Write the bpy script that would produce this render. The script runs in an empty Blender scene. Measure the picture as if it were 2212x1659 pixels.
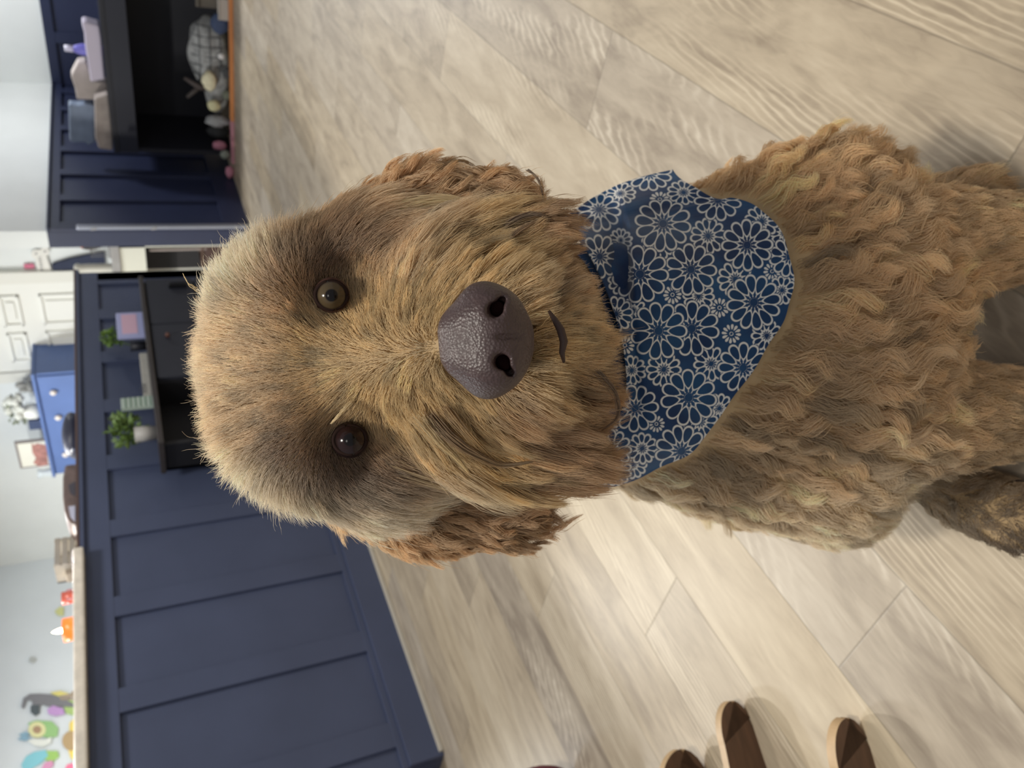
import bpy, bmesh, math, random
import numpy as np
from mathutils import Vector, Matrix
random.seed(7)
RNG = np.random.default_rng(7)
sc = bpy.context.scene
COL = sc.collection

# ------------------------------------------------------------------ camera (phone held upright, file turned on its side)
FPX = 1661.0                      # focal length in pixels of the 2212 px wide frame
PITCH, ROLL, YAW = (math.radians(a) for a in (25.552, 6.079, 41.384))
CAMP = np.array([0.0, 0.0, 0.79])
_fh = np.array([math.cos(YAW), math.sin(YAW), 0.0]); _up = np.array([0, 0, 1.0])
CF = _fh*math.cos(PITCH) - _up*math.sin(PITCH)
_r = np.cross(CF, _up); _r /= np.linalg.norm(_r)
_d = -np.cross(_r, CF)
CR = math.cos(ROLL)*_r + math.sin(ROLL)*_d      # to the right of the upright picture
CD = -math.sin(ROLL)*_r + math.cos(ROLL)*_d     # down the upright picture
cam = bpy.data.cameras.new('camera'); camo = bpy.data.objects.new('camera', cam); COL.objects.link(camo)
camo.matrix_world = Matrix(((CD[0], CR[0], -CF[0], CAMP[0]), (CD[1], CR[1], -CF[1], CAMP[1]),
                            (CD[2], CR[2], -CF[2], CAMP[2]), (0, 0, 0, 1)))
cam.sensor_width = 36.0; cam.lens = FPX/2212*36.0
cam.clip_start = 0.02; cam.clip_end = 60
cam.dof.use_dof = True; cam.dof.focus_distance = 0.43; cam.dof.aperture_fstop = 11.5
sc.camera = camo

# ------------------------------------------------------------------ light and exposure
sc.view_settings.view_transform = 'Standard'
sc.view_settings.look = 'None'
sc.view_settings.gamma = 1.0
sc.view_settings.exposure = 0.0
w = bpy.data.worlds.new('world'); sc.world = w; w.use_nodes = True
w.node_tree.nodes['Background'].inputs[0].default_value = (0.93, 0.95, 1.0, 1)
w.node_tree.nodes['Background'].inputs[1].default_value = 0.32
try:
    sc.cycles.use_denoising = True
    sc.cycles.max_bounces = 6; sc.cycles.diffuse_bounces = 3; sc.cycles.glossy_bounces = 2
    sc.cycles.transmission_bounces = 4; sc.cycles.transparent_max_bounces = 6
    sc.cycles.sample_clamp_indirect = 4.0
except Exception:
    pass
def lamp(name, loc, size, power, color=(1, 0.96, 0.9), target=None):
    l = bpy.data.lights.new(name, 'AREA'); l.shape = 'DISK'; l.size = size; l.energy = power; l.color = color
    o = bpy.data.objects.new(name, l); COL.objects.link(o); o.location = loc
    if target is not None:
        o.rotation_euler = (Vector(target)-Vector(loc)).to_track_quat('-Z', 'Y').to_euler()
    return o
lamp('kitchen_light', (2.2, 3.95, 2.4), 0.20, 105, (1, 0.97, 0.90))
lamp('kitchen_light', (4.0, 4.4, 2.4), 0.25, 36, (0.95, 0.98, 1))
lamp('kitchen_light', (1.5, 5.2, 2.4), 0.5, 70, (0.95, 0.98, 1))
lamp('living_or_fill_light', (2.0, 1.55, 2.4), 0.35, 24, (1, 0.96, 0.90))
lamp('living_or_fill_light', (0.22, 0.12, 2.4), 0.30, 26, (1, 0.94, 0.84))
lamp('living_or_fill_light', (-1.2, -0.7, 2.4), 0.8, 9, (1, 0.94, 0.86))  # unseen soft fill behind the camera, added to brighten the dog's chest
lamp('living_or_fill_light', (6.7, 1.3, 2.4), 0.4, 46, (0.97, 0.98, 1))

# ------------------------------------------------------------------ helpers
def ray(x, y):
    d = CF + CR*((1659-y)-829.5)/FPX + CD*(x-1106.0)/FPX
    return d
def onZ(x, y, z): d = ray(x, y); return CAMP + d*((z-CAMP[2])/d[2])
def onX(x, y, X): d = ray(x, y); return CAMP + d*(X/d[0])
def onY(x, y, Y): d = ray(x, y); return CAMP + d*(Y/d[1])
def at(x, y, dist): d = ray(x, y); return CAMP + d/np.linalg.norm(d)*dist

def lin(c):
    return tuple(((v/255)/12.92 if v/255 <= 0.04045 else ((v/255+0.055)/1.055)**2.4) for v in c)
def mat(name, rgb, rough=0.6, noise=0.0, nscale=20, bump=0.0, bscale=200, metal=0.0, emit=None, estr=0, alpha=None, spec=None, coat=None, trans=None, stretch=None):
    m = bpy.data.materials.new(name); m.use_nodes = True
    nt = m.node_tree; b = nt.nodes['Principled BSDF']
    c = lin(rgb) + (1,)
    b.inputs['Base Color'].default_value = c
    b.inputs['Roughness'].default_value = rough
    b.inputs['Metallic'].default_value = metal
    if spec is not None: b.inputs['Specular IOR Level'].default_value = spec
    if coat: b.inputs['Coat Weight'].default_value = coat
    if trans: b.inputs['Transmission Weight'].default_value = trans
    tc = nt.nodes.new('ShaderNodeTexCoord')
    src = tc.outputs['Object']
    if stretch:
        mp = nt.nodes.new('ShaderNodeMapping'); mp.inputs['Scale'].default_value = stretch
        nt.links.new(src, mp.inputs[0]); src = mp.outputs[0]
    if noise > 0:
        n = nt.nodes.new('ShaderNodeTexNoise'); n.inputs['Scale'].default_value = nscale; n.inputs['Detail'].default_value = 5
        nt.links.new(src, n.inputs[0])
        r = nt.nodes.new('ShaderNodeValToRGB')
        r.color_ramp.elements[0].position = 0.3; r.color_ramp.elements[1].position = 0.7
        r.color_ramp.elements[0].color = tuple(v*(1-noise) for v in c[:3]) + (1,)
        r.color_ramp.elements[1].color = tuple(min(1, v*(1+noise)) for v in c[:3]) + (1,)
        nt.links.new(n.outputs[0], r.inputs[0]); nt.links.new(r.outputs[0], b.inputs['Base Color'])
    if bump > 0:
        n2 = nt.nodes.new('ShaderNodeTexNoise'); n2.inputs['Scale'].default_value = bscale
        nt.links.new(src, n2.inputs[0])
        bp = nt.nodes.new('ShaderNodeBump'); bp.inputs['Strength'].default_value = bump; bp.inputs['Distance'].default_value = 0.003
        nt.links.new(n2.outputs[0], bp.inputs['Height']); nt.links.new(bp.outputs[0], b.inputs['Normal'])
    if emit:
        b.inputs['Emission Color'].default_value = lin(emit)+(1,); b.inputs['Emission Strength'].default_value = estr
    return m

class MB:
    def __init__(s): s.bm = bmesh.new()
    def box(s, lo, hi, bev=0.0, M=None):
        lo = Vector(lo); hi = Vector(hi)
        r = bmesh.ops.create_cube(s.bm, size=1.0)
        vs = r['verts']
        for v in vs:
            v.co = Vector(((lo[i]+hi[i])/2 + v.co[i]*(hi[i]-lo[i]) for i in range(3)))
        if bev > 0:
            es = list({e for v in vs for e in v.link_edges})
            rr = bmesh.ops.bevel(s.bm, geom=es, offset=bev, segments=2, affect='EDGES', profile=0.6)
            vs = list(set(rr['verts']) | {v for v in vs if v.is_valid})
            vs = list({v for f in rr['faces'] for v in f.verts} | set(vs))
        if M is not None: bmesh.ops.transform(s.bm, matrix=M, verts=[v for v in vs if v.is_valid])
        return s
    def prism(s, pts, axis, thick):
        """closed outline of 3-D points extruded by the vector axis*thick"""
        ex = Vector(axis)*thick
        a = [s.bm.verts.new(Vector(p)) for p in pts]; b = [s.bm.verts.new(Vector(p)+ex) for p in pts]
        n = len(pts)
        s.bm.faces.new(a[::-1]); s.bm.faces.new(b)
        for i in range(n): s.bm.faces.new((a[i], a[(i+1) % n], b[(i+1) % n], b[i]))
        return s
    def tube(s, pts, r, seg=10, closed=False):
        pts = [Vector(p) for p in pts]; n = len(pts)
        rr = r if hasattr(r, '__len__') else [r]*n
        rings = []
        up = Vector((0.13, 0.21, 0.97))
        for i, p in enumerate(pts):
            t = (pts[min(i+1, n-1)]-pts[max(i-1, 0)]).normalized()
            a = t.cross(up)
            if a.length < 1e-4: a = t.cross(Vector((1, 0, 0)))
            a.normalize(); b = t.cross(a).normalized(); up = b.cross(t) if False else up
            rings.append([s.bm.verts.new(p + (a*math.cos(2*math.pi*k/seg)+b*math.sin(2*math.pi*k/seg))*rr[i]) for k in range(seg)])
        for i in range(n-1):
            for k in range(seg):
                s.bm.faces.new((rings[i][k], rings[i][(k+1) % seg], rings[i+1][(k+1) % seg], rings[i+1][k]))
        s.bm.faces.new(rings[0][::-1]); s.bm.faces.new(rings[-1])
        return s
    def lathe(s, prof, c=(0, 0, 0), seg=28):
        c = Vector(c); rings = []
        for r, z in prof:
            if r < 1e-5: rings.append([s.bm.verts.new(c+Vector((0, 0, z)))])
            else: rings.append([s.bm.verts.new(c+Vector((r*math.cos(2*math.pi*k/seg), r*math.sin(2*math.pi*k/seg), z))) for k in range(seg)])
        for a, b in zip(rings, rings[1:]):
            for k in range(seg):
                q = (k+1) % seg
                if len(a) == 1 and len(b) == 1: continue
                if len(a) == 1: s.bm.faces.new((a[0], b[q], b[k]))
                elif len(b) == 1: s.bm.faces.new((a[k], a[q], b[0]))
                else: s.bm.faces.new((a[k], a[q], b[q], b[k]))
        return s
    def blob(s, c, r, sub=3, amp=0.0, f=3.0, seed=0, M=None):
        rr = bmesh.ops.create_icosphere(s.bm, subdivisions=sub, radius=1.0)
        from mathutils import noise
        off = Vector((seed*3.1, seed*1.7, seed*0.9))
        for v in rr['verts']:
            k = 1 + amp*noise.noise(v.co*f+off)
            v.co = Vector((v.co[0]*r[0]*k, v.co[1]*r[1]*k, v.co[2]*r[2]*k))
            if M is not None: v.co = M @ v.co
            v.co += Vector(c)
        return s
    def build(s, name, m, parent=None, smooth=False):
        bmesh.ops.recalc_face_normals(s.bm, faces=s.bm.faces)
        me = bpy.data.meshes.new(name); s.bm.to_mesh(me); s.bm.free()
        if smooth:
            me.polygons.foreach_set('use_smooth', [True]*len(me.polygons))
        o = bpy.data.objects.new(name, me); COL.objects.link(o)
        if m is not None: me.materials.append(m)
        if parent is not None: o.parent = parent
        return o
def tag(o, label=None, cat=None, group=None, kind=None):
    if label: o['label'] = label
    if cat: o['category'] = cat
    if group: o['group'] = group
    if kind: o['kind'] = kind
    return o
def empty(name, loc, label, cat, group=None):
    o = bpy.data.objects.new(name, None); COL.objects.link(o); o.location = loc; o.empty_display_size = 0.05
    bpy.context.view_layer.update()
    return tag(o, label, cat, group)
def put(o):
    """children are modelled in world coordinates: keep them where they are under their Empty"""
    for c in list(COL.objects):
        if c.parent is o: c.matrix_parent_inverse = Matrix.Translation(Vector(o.location)).inverted()
    return o
def put_sub(p, root):
    for c in list(COL.objects):
        if c.parent is p: c.matrix_parent_inverse = Matrix.Identity(4)

# ------------------------------------------------------------------ the setting
M_WHITE = mat('wall_paint', (228, 232, 230), 0.7, 0.03, 3)
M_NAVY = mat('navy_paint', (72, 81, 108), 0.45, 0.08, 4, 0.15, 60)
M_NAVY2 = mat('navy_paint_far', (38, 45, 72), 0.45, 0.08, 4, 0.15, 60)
M_TRIMW = mat('white_trim', (225, 224, 214), 0.4)
M_STONE = mat('counter_stone', (226, 219, 206), 0.35, 0.12, 30)

def floor_material():
    m = bpy.data.materials.new('oak_planks'); m.use_nodes = True; nt = m.node_tree; N = nt.nodes; L = nt.links
    b = N['Principled BSDF']; b.inputs['Roughness'].default_value = 0.42; b.inputs['Specular IOR Level'].default_value = 0.35
    tc = N.new('ShaderNodeTexCoord'); sx = N.new('ShaderNodeSeparateXYZ'); L.new(tc.outputs['Object'], sx.inputs[0])
    def mth(op, a, bb=None, c=None):
        n = N.new('ShaderNodeMath'); n.operation = op
        for i, v in enumerate((a, bb, c)):
            if v is None: continue
            if isinstance(v, (int, float)): n.inputs[i].default_value = v
            else: L.new(v, n.inputs[i])
        return n.outputs[0]
    PW, PL = 0.1755, 1.22
    yy = mth('DIVIDE', mth('SUBTRACT', sx.outputs[1], 0.634), PW)
    row = mth('FLOOR', yy); fy = mth('FRACT', yy)
    off = mth('FRACT', mth('MULTIPLY', row, 0.381))
    xx = mth('ADD', mth('DIVIDE', mth('SUBTRACT', sx.outputs[0], 0.285), PL), off)
    colm = mth('FLOOR', xx); fx = mth('FRACT', xx)
    cmb = N.new('ShaderNodeCombineXYZ'); L.new(row, cmb.inputs[0]); L.new(colm, cmb.inputs[1])
    wn = N.new('ShaderNodeTexWhiteNoise'); wn.noise_dimensions = '3D'; L.new(cmb.outputs[0], wn.inputs[0])
    sw = N.new('ShaderNodeSeparateColor'); L.new(wn.outputs['Color'], sw.inputs[0])
    # grain coordinates
    gx = mth('ADD', sx.outputs[0], mth('MULTIPLY', sw.outputs[0], 37.0)); gy = mth('ADD', sx.outputs[1], mth('MULTIPLY', sw.outputs[1], 11.0))
    g = N.new('ShaderNodeCombineXYZ'); L.new(mth('MULTIPLY', gx, 1.0), g.inputs[0]); L.new(mth('MULTIPLY', gy, 4.0), g.inputs[1])
    n1 = N.new('ShaderNodeTexNoise'); n1.inputs['Scale'].default_value = 5.0; n1.inputs['Detail'].default_value = 6; n1.inputs['Distortion'].default_value = 0.9; L.new(g.outputs[0], n1.inputs[0])
    n2 = N.new('ShaderNodeTexNoise'); n2.inputs['Scale'].default_value = 22.0; n2.inputs['Detail'].default_value = 4; n2.inputs['Distortion'].default_value = 1.4; L.new(g.outputs[0], n2.inputs[0])
    # cathedral figure: thin pale rings
    wv = N.new('ShaderNodeTexWave'); wv.wave_type = 'RINGS'; wv.rings_direction = 'Z'; wv.inputs['Scale'].default_value = 5.0; wv.inputs['Distortion'].default_value = 7.0; wv.inputs['Detail'].default_value = 3
    g3 = N.new('ShaderNodeCombineXYZ'); L.new(mth('MULTIPLY', gx, 1.6), g3.inputs[0]); L.new(mth('MULTIPLY', gy, 7.0), g3.inputs[1]); L.new(g3.outputs[0], wv.inputs[0])
    msk = N.new('ShaderNodeTexNoise'); msk.inputs['Scale'].default_value = 2.2; L.new(g.outputs[0], msk.inputs[0])
    ring = mth('MULTIPLY', mth('POWER', wv.outputs['Fac'], 3.0), mth('MULTIPLY', mth('MAXIMUM', mth('SUBTRACT', msk.outputs[0], 0.48), 0.0), 1.6))
    v = mth('ADD', mth('MULTIPLY', n1.outputs[0], 0.60), mth('MULTIPLY', n2.outputs[0], 0.19))
    v = mth('ADD', v, mth('MULTIPLY', mth('SUBTRACT', sw.outputs[2], 0.5), 0.16))
    v = mth('ADD', v, ring)
    cr = N.new('ShaderNodeValToRGB'); e = cr.color_ramp.elements
    e[0].position = 0.2; e[0].color = lin((150, 136, 118))+(1,); e[1].position = 0.72; e[1].color = lin((216, 204, 182))+(1,)
    k = e.new(0.42); k.color = lin((188, 174, 152))+(1,)
    L.new(v, cr.inputs[0])
    # warm / grey drift from board to board
    mx = N.new('ShaderNodeMixRGB'); mx.blend_type = 'MULTIPLY'; mx.inputs[0].default_value = 1
    tint = N.new('ShaderNodeMixRGB'); tint.inputs[1].default_value = (0.97, 0.985, 1.03, 1); tint.inputs[2].default_value = (1.02, 0.99, 0.92, 1)
    L.new(sw.outputs[1], tint.inputs[0]); L.new(cr.outputs[0], mx.inputs[1]); L.new(tint.outputs[0], mx.inputs[2])
    # joints
    ey = mth('MULTIPLY', mth('MINIMUM', fy, mth('SUBTRACT', 1.0, fy)), PW); ex = mth('MULTIPLY', mth('MINIMUM', fx, mth('SUBTRACT', 1.0, fx)), PL)
    gap = mth('SMOOTH_MIN', ex, ey, 0.0005)
    mr = N.new('ShaderNodeMapRange'); mr.interpolation_type = 'SMOOTHSTEP'; mr.inputs[1].default_value = 0.0002; mr.inputs[2].default_value = 0.0022; mr.inputs[3].default_value = 0.72; mr.inputs[4].default_value = 1.0
    L.new(gap, mr.inputs[0])
    m2 = N.new('ShaderNodeMixRGB'); m2.blend_type = 'MULTIPLY'; m2.inputs[0].default_value = 1; L.new(mx.outputs[0], m2.inputs[1]); L.new(mr.outputs[0], m2.inputs[2])
    L.new(m2.outputs[0], b.inputs['Base Color'])
    bp = N.new('ShaderNodeBump'); bp.inputs['Strength'].default_value = 0.25; bp.inputs['Distance'].default_value = 0.002
    L.new(mth('ADD', mth('MULTIPLY', n2.outputs[0], 0.4), mth('MULTIPLY', mr.outputs[0], 1.5)), bp.inputs['Height']); L.new(bp.outputs[0], b.inputs['Normal'])
    return m
M_FLOOR = floor_material()
tag(MB().box((-3.5, -3.5, -0.05), (9, 8, 0)).build('floor', M_FLOOR), kind='structure')

XB, YW, XC = 5.6, 2.78, 7.7       # kitchen back wall, wainscoted wall, far corner
ZW = 1.245
# wainscoted walls (navy boards below, white paint above)
def wains(o_name, lo, hi, face, along, stiles, zt=ZW):
    pass
s = lambda o: tag(o, kind='structure')
s(MB().box((5.10, YW, ZW), (XC+0.12, YW+0.12, 2.6)).build('wall_right', M_WHITE))
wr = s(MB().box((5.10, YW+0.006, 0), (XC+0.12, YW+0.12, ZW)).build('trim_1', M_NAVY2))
m = MB()
m.box((5.10, YW-0.018, ZW-0.075), (XC, YW+0.01, ZW-0.012), 0.002); m.box((5.10, YW-0.018, 0.0), (XC, YW+0.01, 0.17), 0.002)
m.box((5.09, YW-0.035, ZW-0.014), (XC, YW+0.01, ZW), 0.003)
for i in range(7):
    m.box((5.10+i*0.40, YW-0.017, 0.16), (5.19+i*0.40, YW+0.01, ZW-0.07), 0.002)
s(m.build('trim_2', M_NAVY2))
s(MB().box((XC, -3.4, ZW), (XC+0.12, YW, 2.6)).build('wall_far', M_WHITE))
m = MB()
m.box((XC-0.0, -3.4, 0), (XC+0.12, YW, ZW)); m.box((XC-0.02, -3.4, ZW-0.075), (XC+0.01, YW-0.018, ZW), 0.002); m.box((XC-0.02, -3.4, 0), (XC+0.01, YW-0.018, 0.17), 0.002)
for i in range(10): m.box((XC-0.018, YW-0.45-i*0.45, 0.16), (XC+0.01, YW-0.36-i*0.45, ZW-0.07), 0.002)
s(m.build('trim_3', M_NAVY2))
# kitchen walls
s(MB().box((XB, YW+0.12, 0), (XB+0.12, 6.62, 2.6)).build('wall_back', M_WHITE))
M_WALLB = mat('wall_paint_cool', (222, 229, 232), 0.7, 0.03, 3)
s(MB().box((-3, 6.5, 0), (XB, 6.62, 2.6)).build('wall_left', M_WALLB))
# six panel door on the back wall
dl, dr = onX(100, 792, XB)[1], onX(100, 606, XB)[1]
m = MB(); m.box((XB-0.03, dl-0.0, 0.01), (XB-0.002, dr+0.0, 2.03)) if dl < dr else m.box((XB-0.03, dr, 0.01), (XB-0.002, dl, 2.03))
y0, y1 = min(dl, dr), max(dl, dr)
M_DOOR = mat('door_white', (234, 234, 226), 0.35)
door = s(m.build('door_1', M_DOOR))
wid = y1-y0
m = MB()
for cx in (y0+wid*0.29, y0+wid*0.71):
    for za, zb in ((1.535, 1.66), (0.95, 1.41), (0.25, 0.83)):
        for (p0, p1) in (((cx-wid*.17, za), (cx+wid*.17, za+.018)), ((cx-wid*.17, zb-.018), (cx+wid*.17, zb)), ((cx-wid*.17, za), (cx-wid*.17+.018, zb)), ((cx+wid*.17-.018, za), (cx+wid*.17, zb))):
            m.box((XB-0.046, p0[0], p0[1]), (XB-0.028, p1[0], p1[1]), 0.004)
        m.box((XB-0.042, cx-wid*0.10, za+0.035), (XB-0.028, cx+wid*0.10, zb-0.035), 0.006)
m.build('door_panel', M_DOOR, door)
m = MB()
m.box((XB-0.045, y0-0.10, 0), (XB, y0-0.005, 2.13), 0.004); m.box((XB-0.045, y1+0.005, 0), (XB, y1+0.10, 2.13), 0.004); m.box((XB-0.045, y0-0.10, 2.035), (XB, y1+0.10, 2.13), 0.004)
s(m.build('trim_4', M_TRIMW))

# ------------------------------------------------------------------ breakfast bar (navy panelled back)
PY = 2.56
bar = empty('breakfast_bar', (2.6, 2.85, 0), 'long navy panelled breakfast bar running across the room behind the dog', 'counter')
m = MB()
m.box((1.06, PY+0.015, 0.0), (4.22, PY+0.5, 1.045))
m.box((1.06, PY, 0.957), (4.22, PY+0.02, 1.045), 0.002)         # top rail
m.box((1.06, PY, 0.0), (4.22, PY+0.02, 0.142), 0.002)           # bottom rail
xs = [1.514+0.3745*k for k in range(-1, 8)]
prev = 1.06
for xr in xs:
    a, b = xr, min(xr+0.088, 4.22)
    if b > a: m.box((a, PY+0.001, 0.13), (b, PY+0.02, 0.96), 0.002)
m.box((4.10, PY+0.001, 0.13), (4.22, PY+0.02, 0.96), 0.002)
m.build('body', M_NAVY, bar)
m = MB(); m.box((1.06, PY-0.013, 0.0), (4.225, PY+0.005, 0.118), 0.003)
m.build('baseboard', M_NAVY, bar)
m = MB(); m.box((1.07, PY-0.028, 0.0), (4.225, PY-0.012, 0.016), 0.004)
m.build('shoe_moulding', mat('pale_shoe', (196, 190, 176), 0.5), bar)['label'] = 'pale beige strip along the floor'
m = MB(); m.box((2.205, PY-0.012, 1.045), (4.235, PY+0.52, 1.068), 0.004)
m.build('top_board', M_NAVY, bar)
m = MB(); m.box((2.205, PY-0.014, 1.062), (4.24, PY+0.0, 1.072), 0.002)
m.build('edge_strip', mat('brown_edge', (92, 72, 66), 0.5), bar)['label'] = 'thin brown edge strip'
put(bar)
ct = MB().box((0.9, PY-0.045, 1.046), (2.2, PY+0.62, 1.082), 0.008).build('countertop', M_STONE)
tag(ct, 'pale beige stone countertop on the left end of the navy breakfast bar', 'countertop')

# ================================================================== the dog
def surface_net(f, lo, hi, h):
    lo = np.asarray(lo, float); hi = np.asarray(hi, float)
    n = np.ceil((hi-lo)/h).astype(int)+1
    ax = [lo[i]+h*np.arange(n[i]) for i in range(3)]
    G = np.stack(np.meshgrid(*ax, indexing='ij'), -1)
    V = f(G.reshape(-1, 3)).reshape(n)
    S = V < 0
    def corner(a, dx, dy, dz): return a[dx:n[0]-1+dx, dy:n[1]-1+dy, dz:n[2]-1+dz]
    cs = [(0, 0, 0), (1, 0, 0), (0, 1, 0), (1, 1, 0), (0, 0, 1), (1, 0, 1), (0, 1, 1), (1, 1, 1)]
    cnt = sum(corner(S, *c).astype(int) for c in cs)
    act = (cnt > 0) & (cnt < 8)
    idx = np.full(act.shape, -1); ids = np.argwhere(act); idx[act] = np.arange(len(ids))
    acc = np.zeros((len(ids), 3)); num = np.zeros(len(ids))
    cv = [corner(V, *c)[act] for c in cs]
    for i, a in enumerate(cs):
        for j in range(i+1, 8):
            b = cs[j]
            if sum(abs(a[k]-b[k]) for k in range(3)) != 1: continue
            va, vb = cv[i], cv[j]; m_ = (va < 0) != (vb < 0)
            t = np.where(m_, va/np.where(m_, va-vb, 1), 0)
            p = np.array(a)[None]+t[:, None]*(np.array(b)-np.array(a))[None]
            acc += p*m_[:, None]; num += m_
    verts = lo + h*(ids + acc/num[:, None])
    quads = []
    for axis in range(3):
        o1, o2 = [(1, 2), (2, 0), (0, 1)][axis]
        sl0 = [slice(None)]*3; sl1 = [slice(None)]*3
        sl0[axis] = slice(0, n[axis]-1); sl1[axis] = slice(1, n[axis])
        ch = S[tuple(sl0)] != S[tuple(sl1)]
        e = np.argwhere(ch)
        e = e[(e[:, o1] > 0) & (e[:, o2] > 0) & (e[:, o1] < n[o1]-1) & (e[:, o2] < n[o2]-1)]
        def ci(d1, d2):
            q = e.copy(); q[:, o1] -= d1; q[:, o2] -= d2
            return idx[q[:, 0], q[:, 1], q[:, 2]]
        q = np.stack([ci(1, 1), ci(0, 1), ci(0, 0), ci(1, 0)], 1)
        flip = ~S[e[:, 0], e[:, 1], e[:, 2]]
        q[flip] = q[flip][:, ::-1]
        quads.append(q)
    return verts, np.concatenate(quads)

def np_mesh(name, verts, faces, m, parent=None, smooth=True):
    me = bpy.data.meshes.new(name)
    me.vertices.add(len(verts)); me.vertices.foreach_set('co', np.asarray(verts, np.float32).ravel())
    k = faces.shape[1]
    me.loops.add(len(faces)*k); me.loops.foreach_set('vertex_index', faces.astype(np.int32).ravel())
    me.polygons.add(len(faces)); me.polygons.foreach_set('loop_start', np.arange(0, len(faces)*k, k, dtype=np.int32))
    me.update(calc_edges=True); me.validate()
    if smooth: me.polygons.foreach_set('use_smooth', np.ones(len(me.polygons), bool))
    me.materials.append(m)
    o = bpy.data.objects.new(name, me); COL.objects.link(o)
    if parent is not None: o.parent = parent
    return o

# ---- primitives: balls and tapered capsules, blended smoothly
DOGF = _fh; DOGR = np.array([math.sin(YAW), -math.cos(YAW), 0.0])
def W(a, b, z): return DOGR*a + DOGF*b + np.array([0, 0, z])
def sd_caps(P, a, ra, b, rb):
    a = np.asarray(a); b = np.asarray(b); ab = b-a
    t = np.clip(((P-a)@ab)/max(ab@ab, 1e-9), 0, 1)
    return np.linalg.norm(P-(a+t[:, None]*ab), axis=1) - (ra+(rb-ra)*t)
def smin(a, b, k):
    h = np.clip(0.5+0.5*(b-a)/k, 0, 1)
    return b*(1-h)+a*h - k*h*(1-h)
HEAD = [  # (a, ra, b, rb)
    (at(690, 778, .540), .083, at(712, 782, .545), .083),
    (at(590, 665, .498), .044, at(590, 900, .498), .044),
    (at(645, 600, .484), .036, at(665, 985, .484), .036),
    (at(800, 560, .500), .050, at(800, 1010, .505), .050),
    (at(800, 770, .475), .044, at(1040, 742, .405), .030),
    (at(940, 640, .455), .036, at(1110, 640, .425), .026),
    (at(960, 860, .455), .036, at(1140, 842, .425), .026),
    (at(950, 555, .480), .040, at(1130, 535, .478), .034),
    (at(990, 965, .480), .040, at(1170, 968, .482), .036),
    (at(1180, 740, .435), .024, at(1232, 740, .455), .028),
    (at(1205, 640, .475), .026, at(1235, 850, .478), .028),
]
TORSO = [
    (at(780, 785, .610), .085, at(1330, 760, .665), .088),
    (at(1330, 760, .680), .090, at(1760, 740, .735), .108),
    (at(1760, 735, .735), .106, at(1850, 700, .745), .088),
    (at(1400, 600, .760), .078, at(1800, 460, .790), .078),
    (at(1420, 930, .760), .075, at(1780, 1010, .790), .078),
    (W(0, .62, .40), .105, W(0.0, .84, .20), .13),
    (W(-.100, .70, .20), .090, W(-.145, .60, .14), .075),
    (W(.100, .66, .20), .085, W(.105, .60, .15), .062),
    (W(-.10, .60, .10), .05, W(-.150, .54, .05), .034),
    (W(.115, .64, .12), .052, W(.135, .55, .035), .030),
    # forelegs and paws
    (at(1900, 545, .755), .055, W(.085, .425, .045), .034),
    (W(.085, .43, .035), .034, W(.085, .385, .026), .026),
    (at(1900, 900, .755), .055, W(-.080, .43, .045), .034),
    (W(-.080, .43, .035), .034, W(-.080, .39, .026), .026),
    (W(-.165, .525, .040), .030, W(-.182, .472, .036), .031),
    (W(.135, .55, .03), .028, W(.140, .48, .026), .024),
]
SOCK = [(at(722, 632, .448), .022), (at(764, 955, .448), .023), (at(735, 592, .462), .014), (at(775, 995, .462), .014)]
def head_sdf(P):
    d = sd_caps(P, *HEAD[0])
    for p in HEAD[1:]: d = smin(d, sd_caps(P, *p), .022)
    d = d + .015
    for c, r in SOCK:
        s_ = np.linalg.norm(P-c, axis=1)-r
        d = -smin(-d, s_, .014)
    return d
def torso_sdf(P):
    d = sd_caps(P, *TORSO[0])
    for p in TORSO[1:10]: d = smin(d, sd_caps(P, *p), .035)
    d = d + .015
    for p in TORSO[10:]: d = smin(d, sd_caps(P, *p), .02)
    return d
def body_sdf(P): return smin(head_sdf(P), torso_sdf(P), .02)
EARS = {
 'r': [(at(750, 520, .545), .020, at(890, 472, .528), .024), (at(890, 472, .528), .024, at(1035, 462, .522), .021)],
 'l': [(at(770, 1060, .575), .020, at(900, 1095, .562), .024), (at(900, 1095, .562), .024, at(1070, 1105, .555), .021)],
}
def ear_sdf(k):
    def f(P):
        d = sd_caps(P, *EARS[k][0])
        for p in EARS[k][1:]: d = smin(d, sd_caps(P, *p), .02)
        return d
    return f

M_SKIN = mat('skin_under_coat', (176, 150, 112), 0.8, 0.15, 40)
dog = empty('dog', tuple(W(0, .6, 0)), 'tan curly-coated dog sitting and looking up at the camera, wearing a blue bandana', 'dog')
bv, bf = surface_net(body_sdf, W(0, .62, .38)-np.array([.42, .42, .40]), W(0, .62, .38)+np.array([.42, .42, .46]), .0065)
body = np_mesh('body', bv, bf, M_SKIN, dog)
ear_meshes = {}
for k in ('r', 'l'):
    c = (np.array(EARS[k][0][0])+np.array(EARS[k][1][2]))/2
    v, f_ = surface_net(ear_sdf(k), c-.14, c+.14, .005)
    ear_meshes[k] = (v, f_, np_mesh('ear', v, f_, M_SKIN, dog))

# ---- coat: strands grown along a flow field read off the dog
def proj(P):
    q = P-CAMP; z = q@CF
    u = 829.5+FPX*(q@CR)/z; v = 1106.0+FPX*(q@CD)/z
    return np.stack([v, 1659-u], 1)
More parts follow.
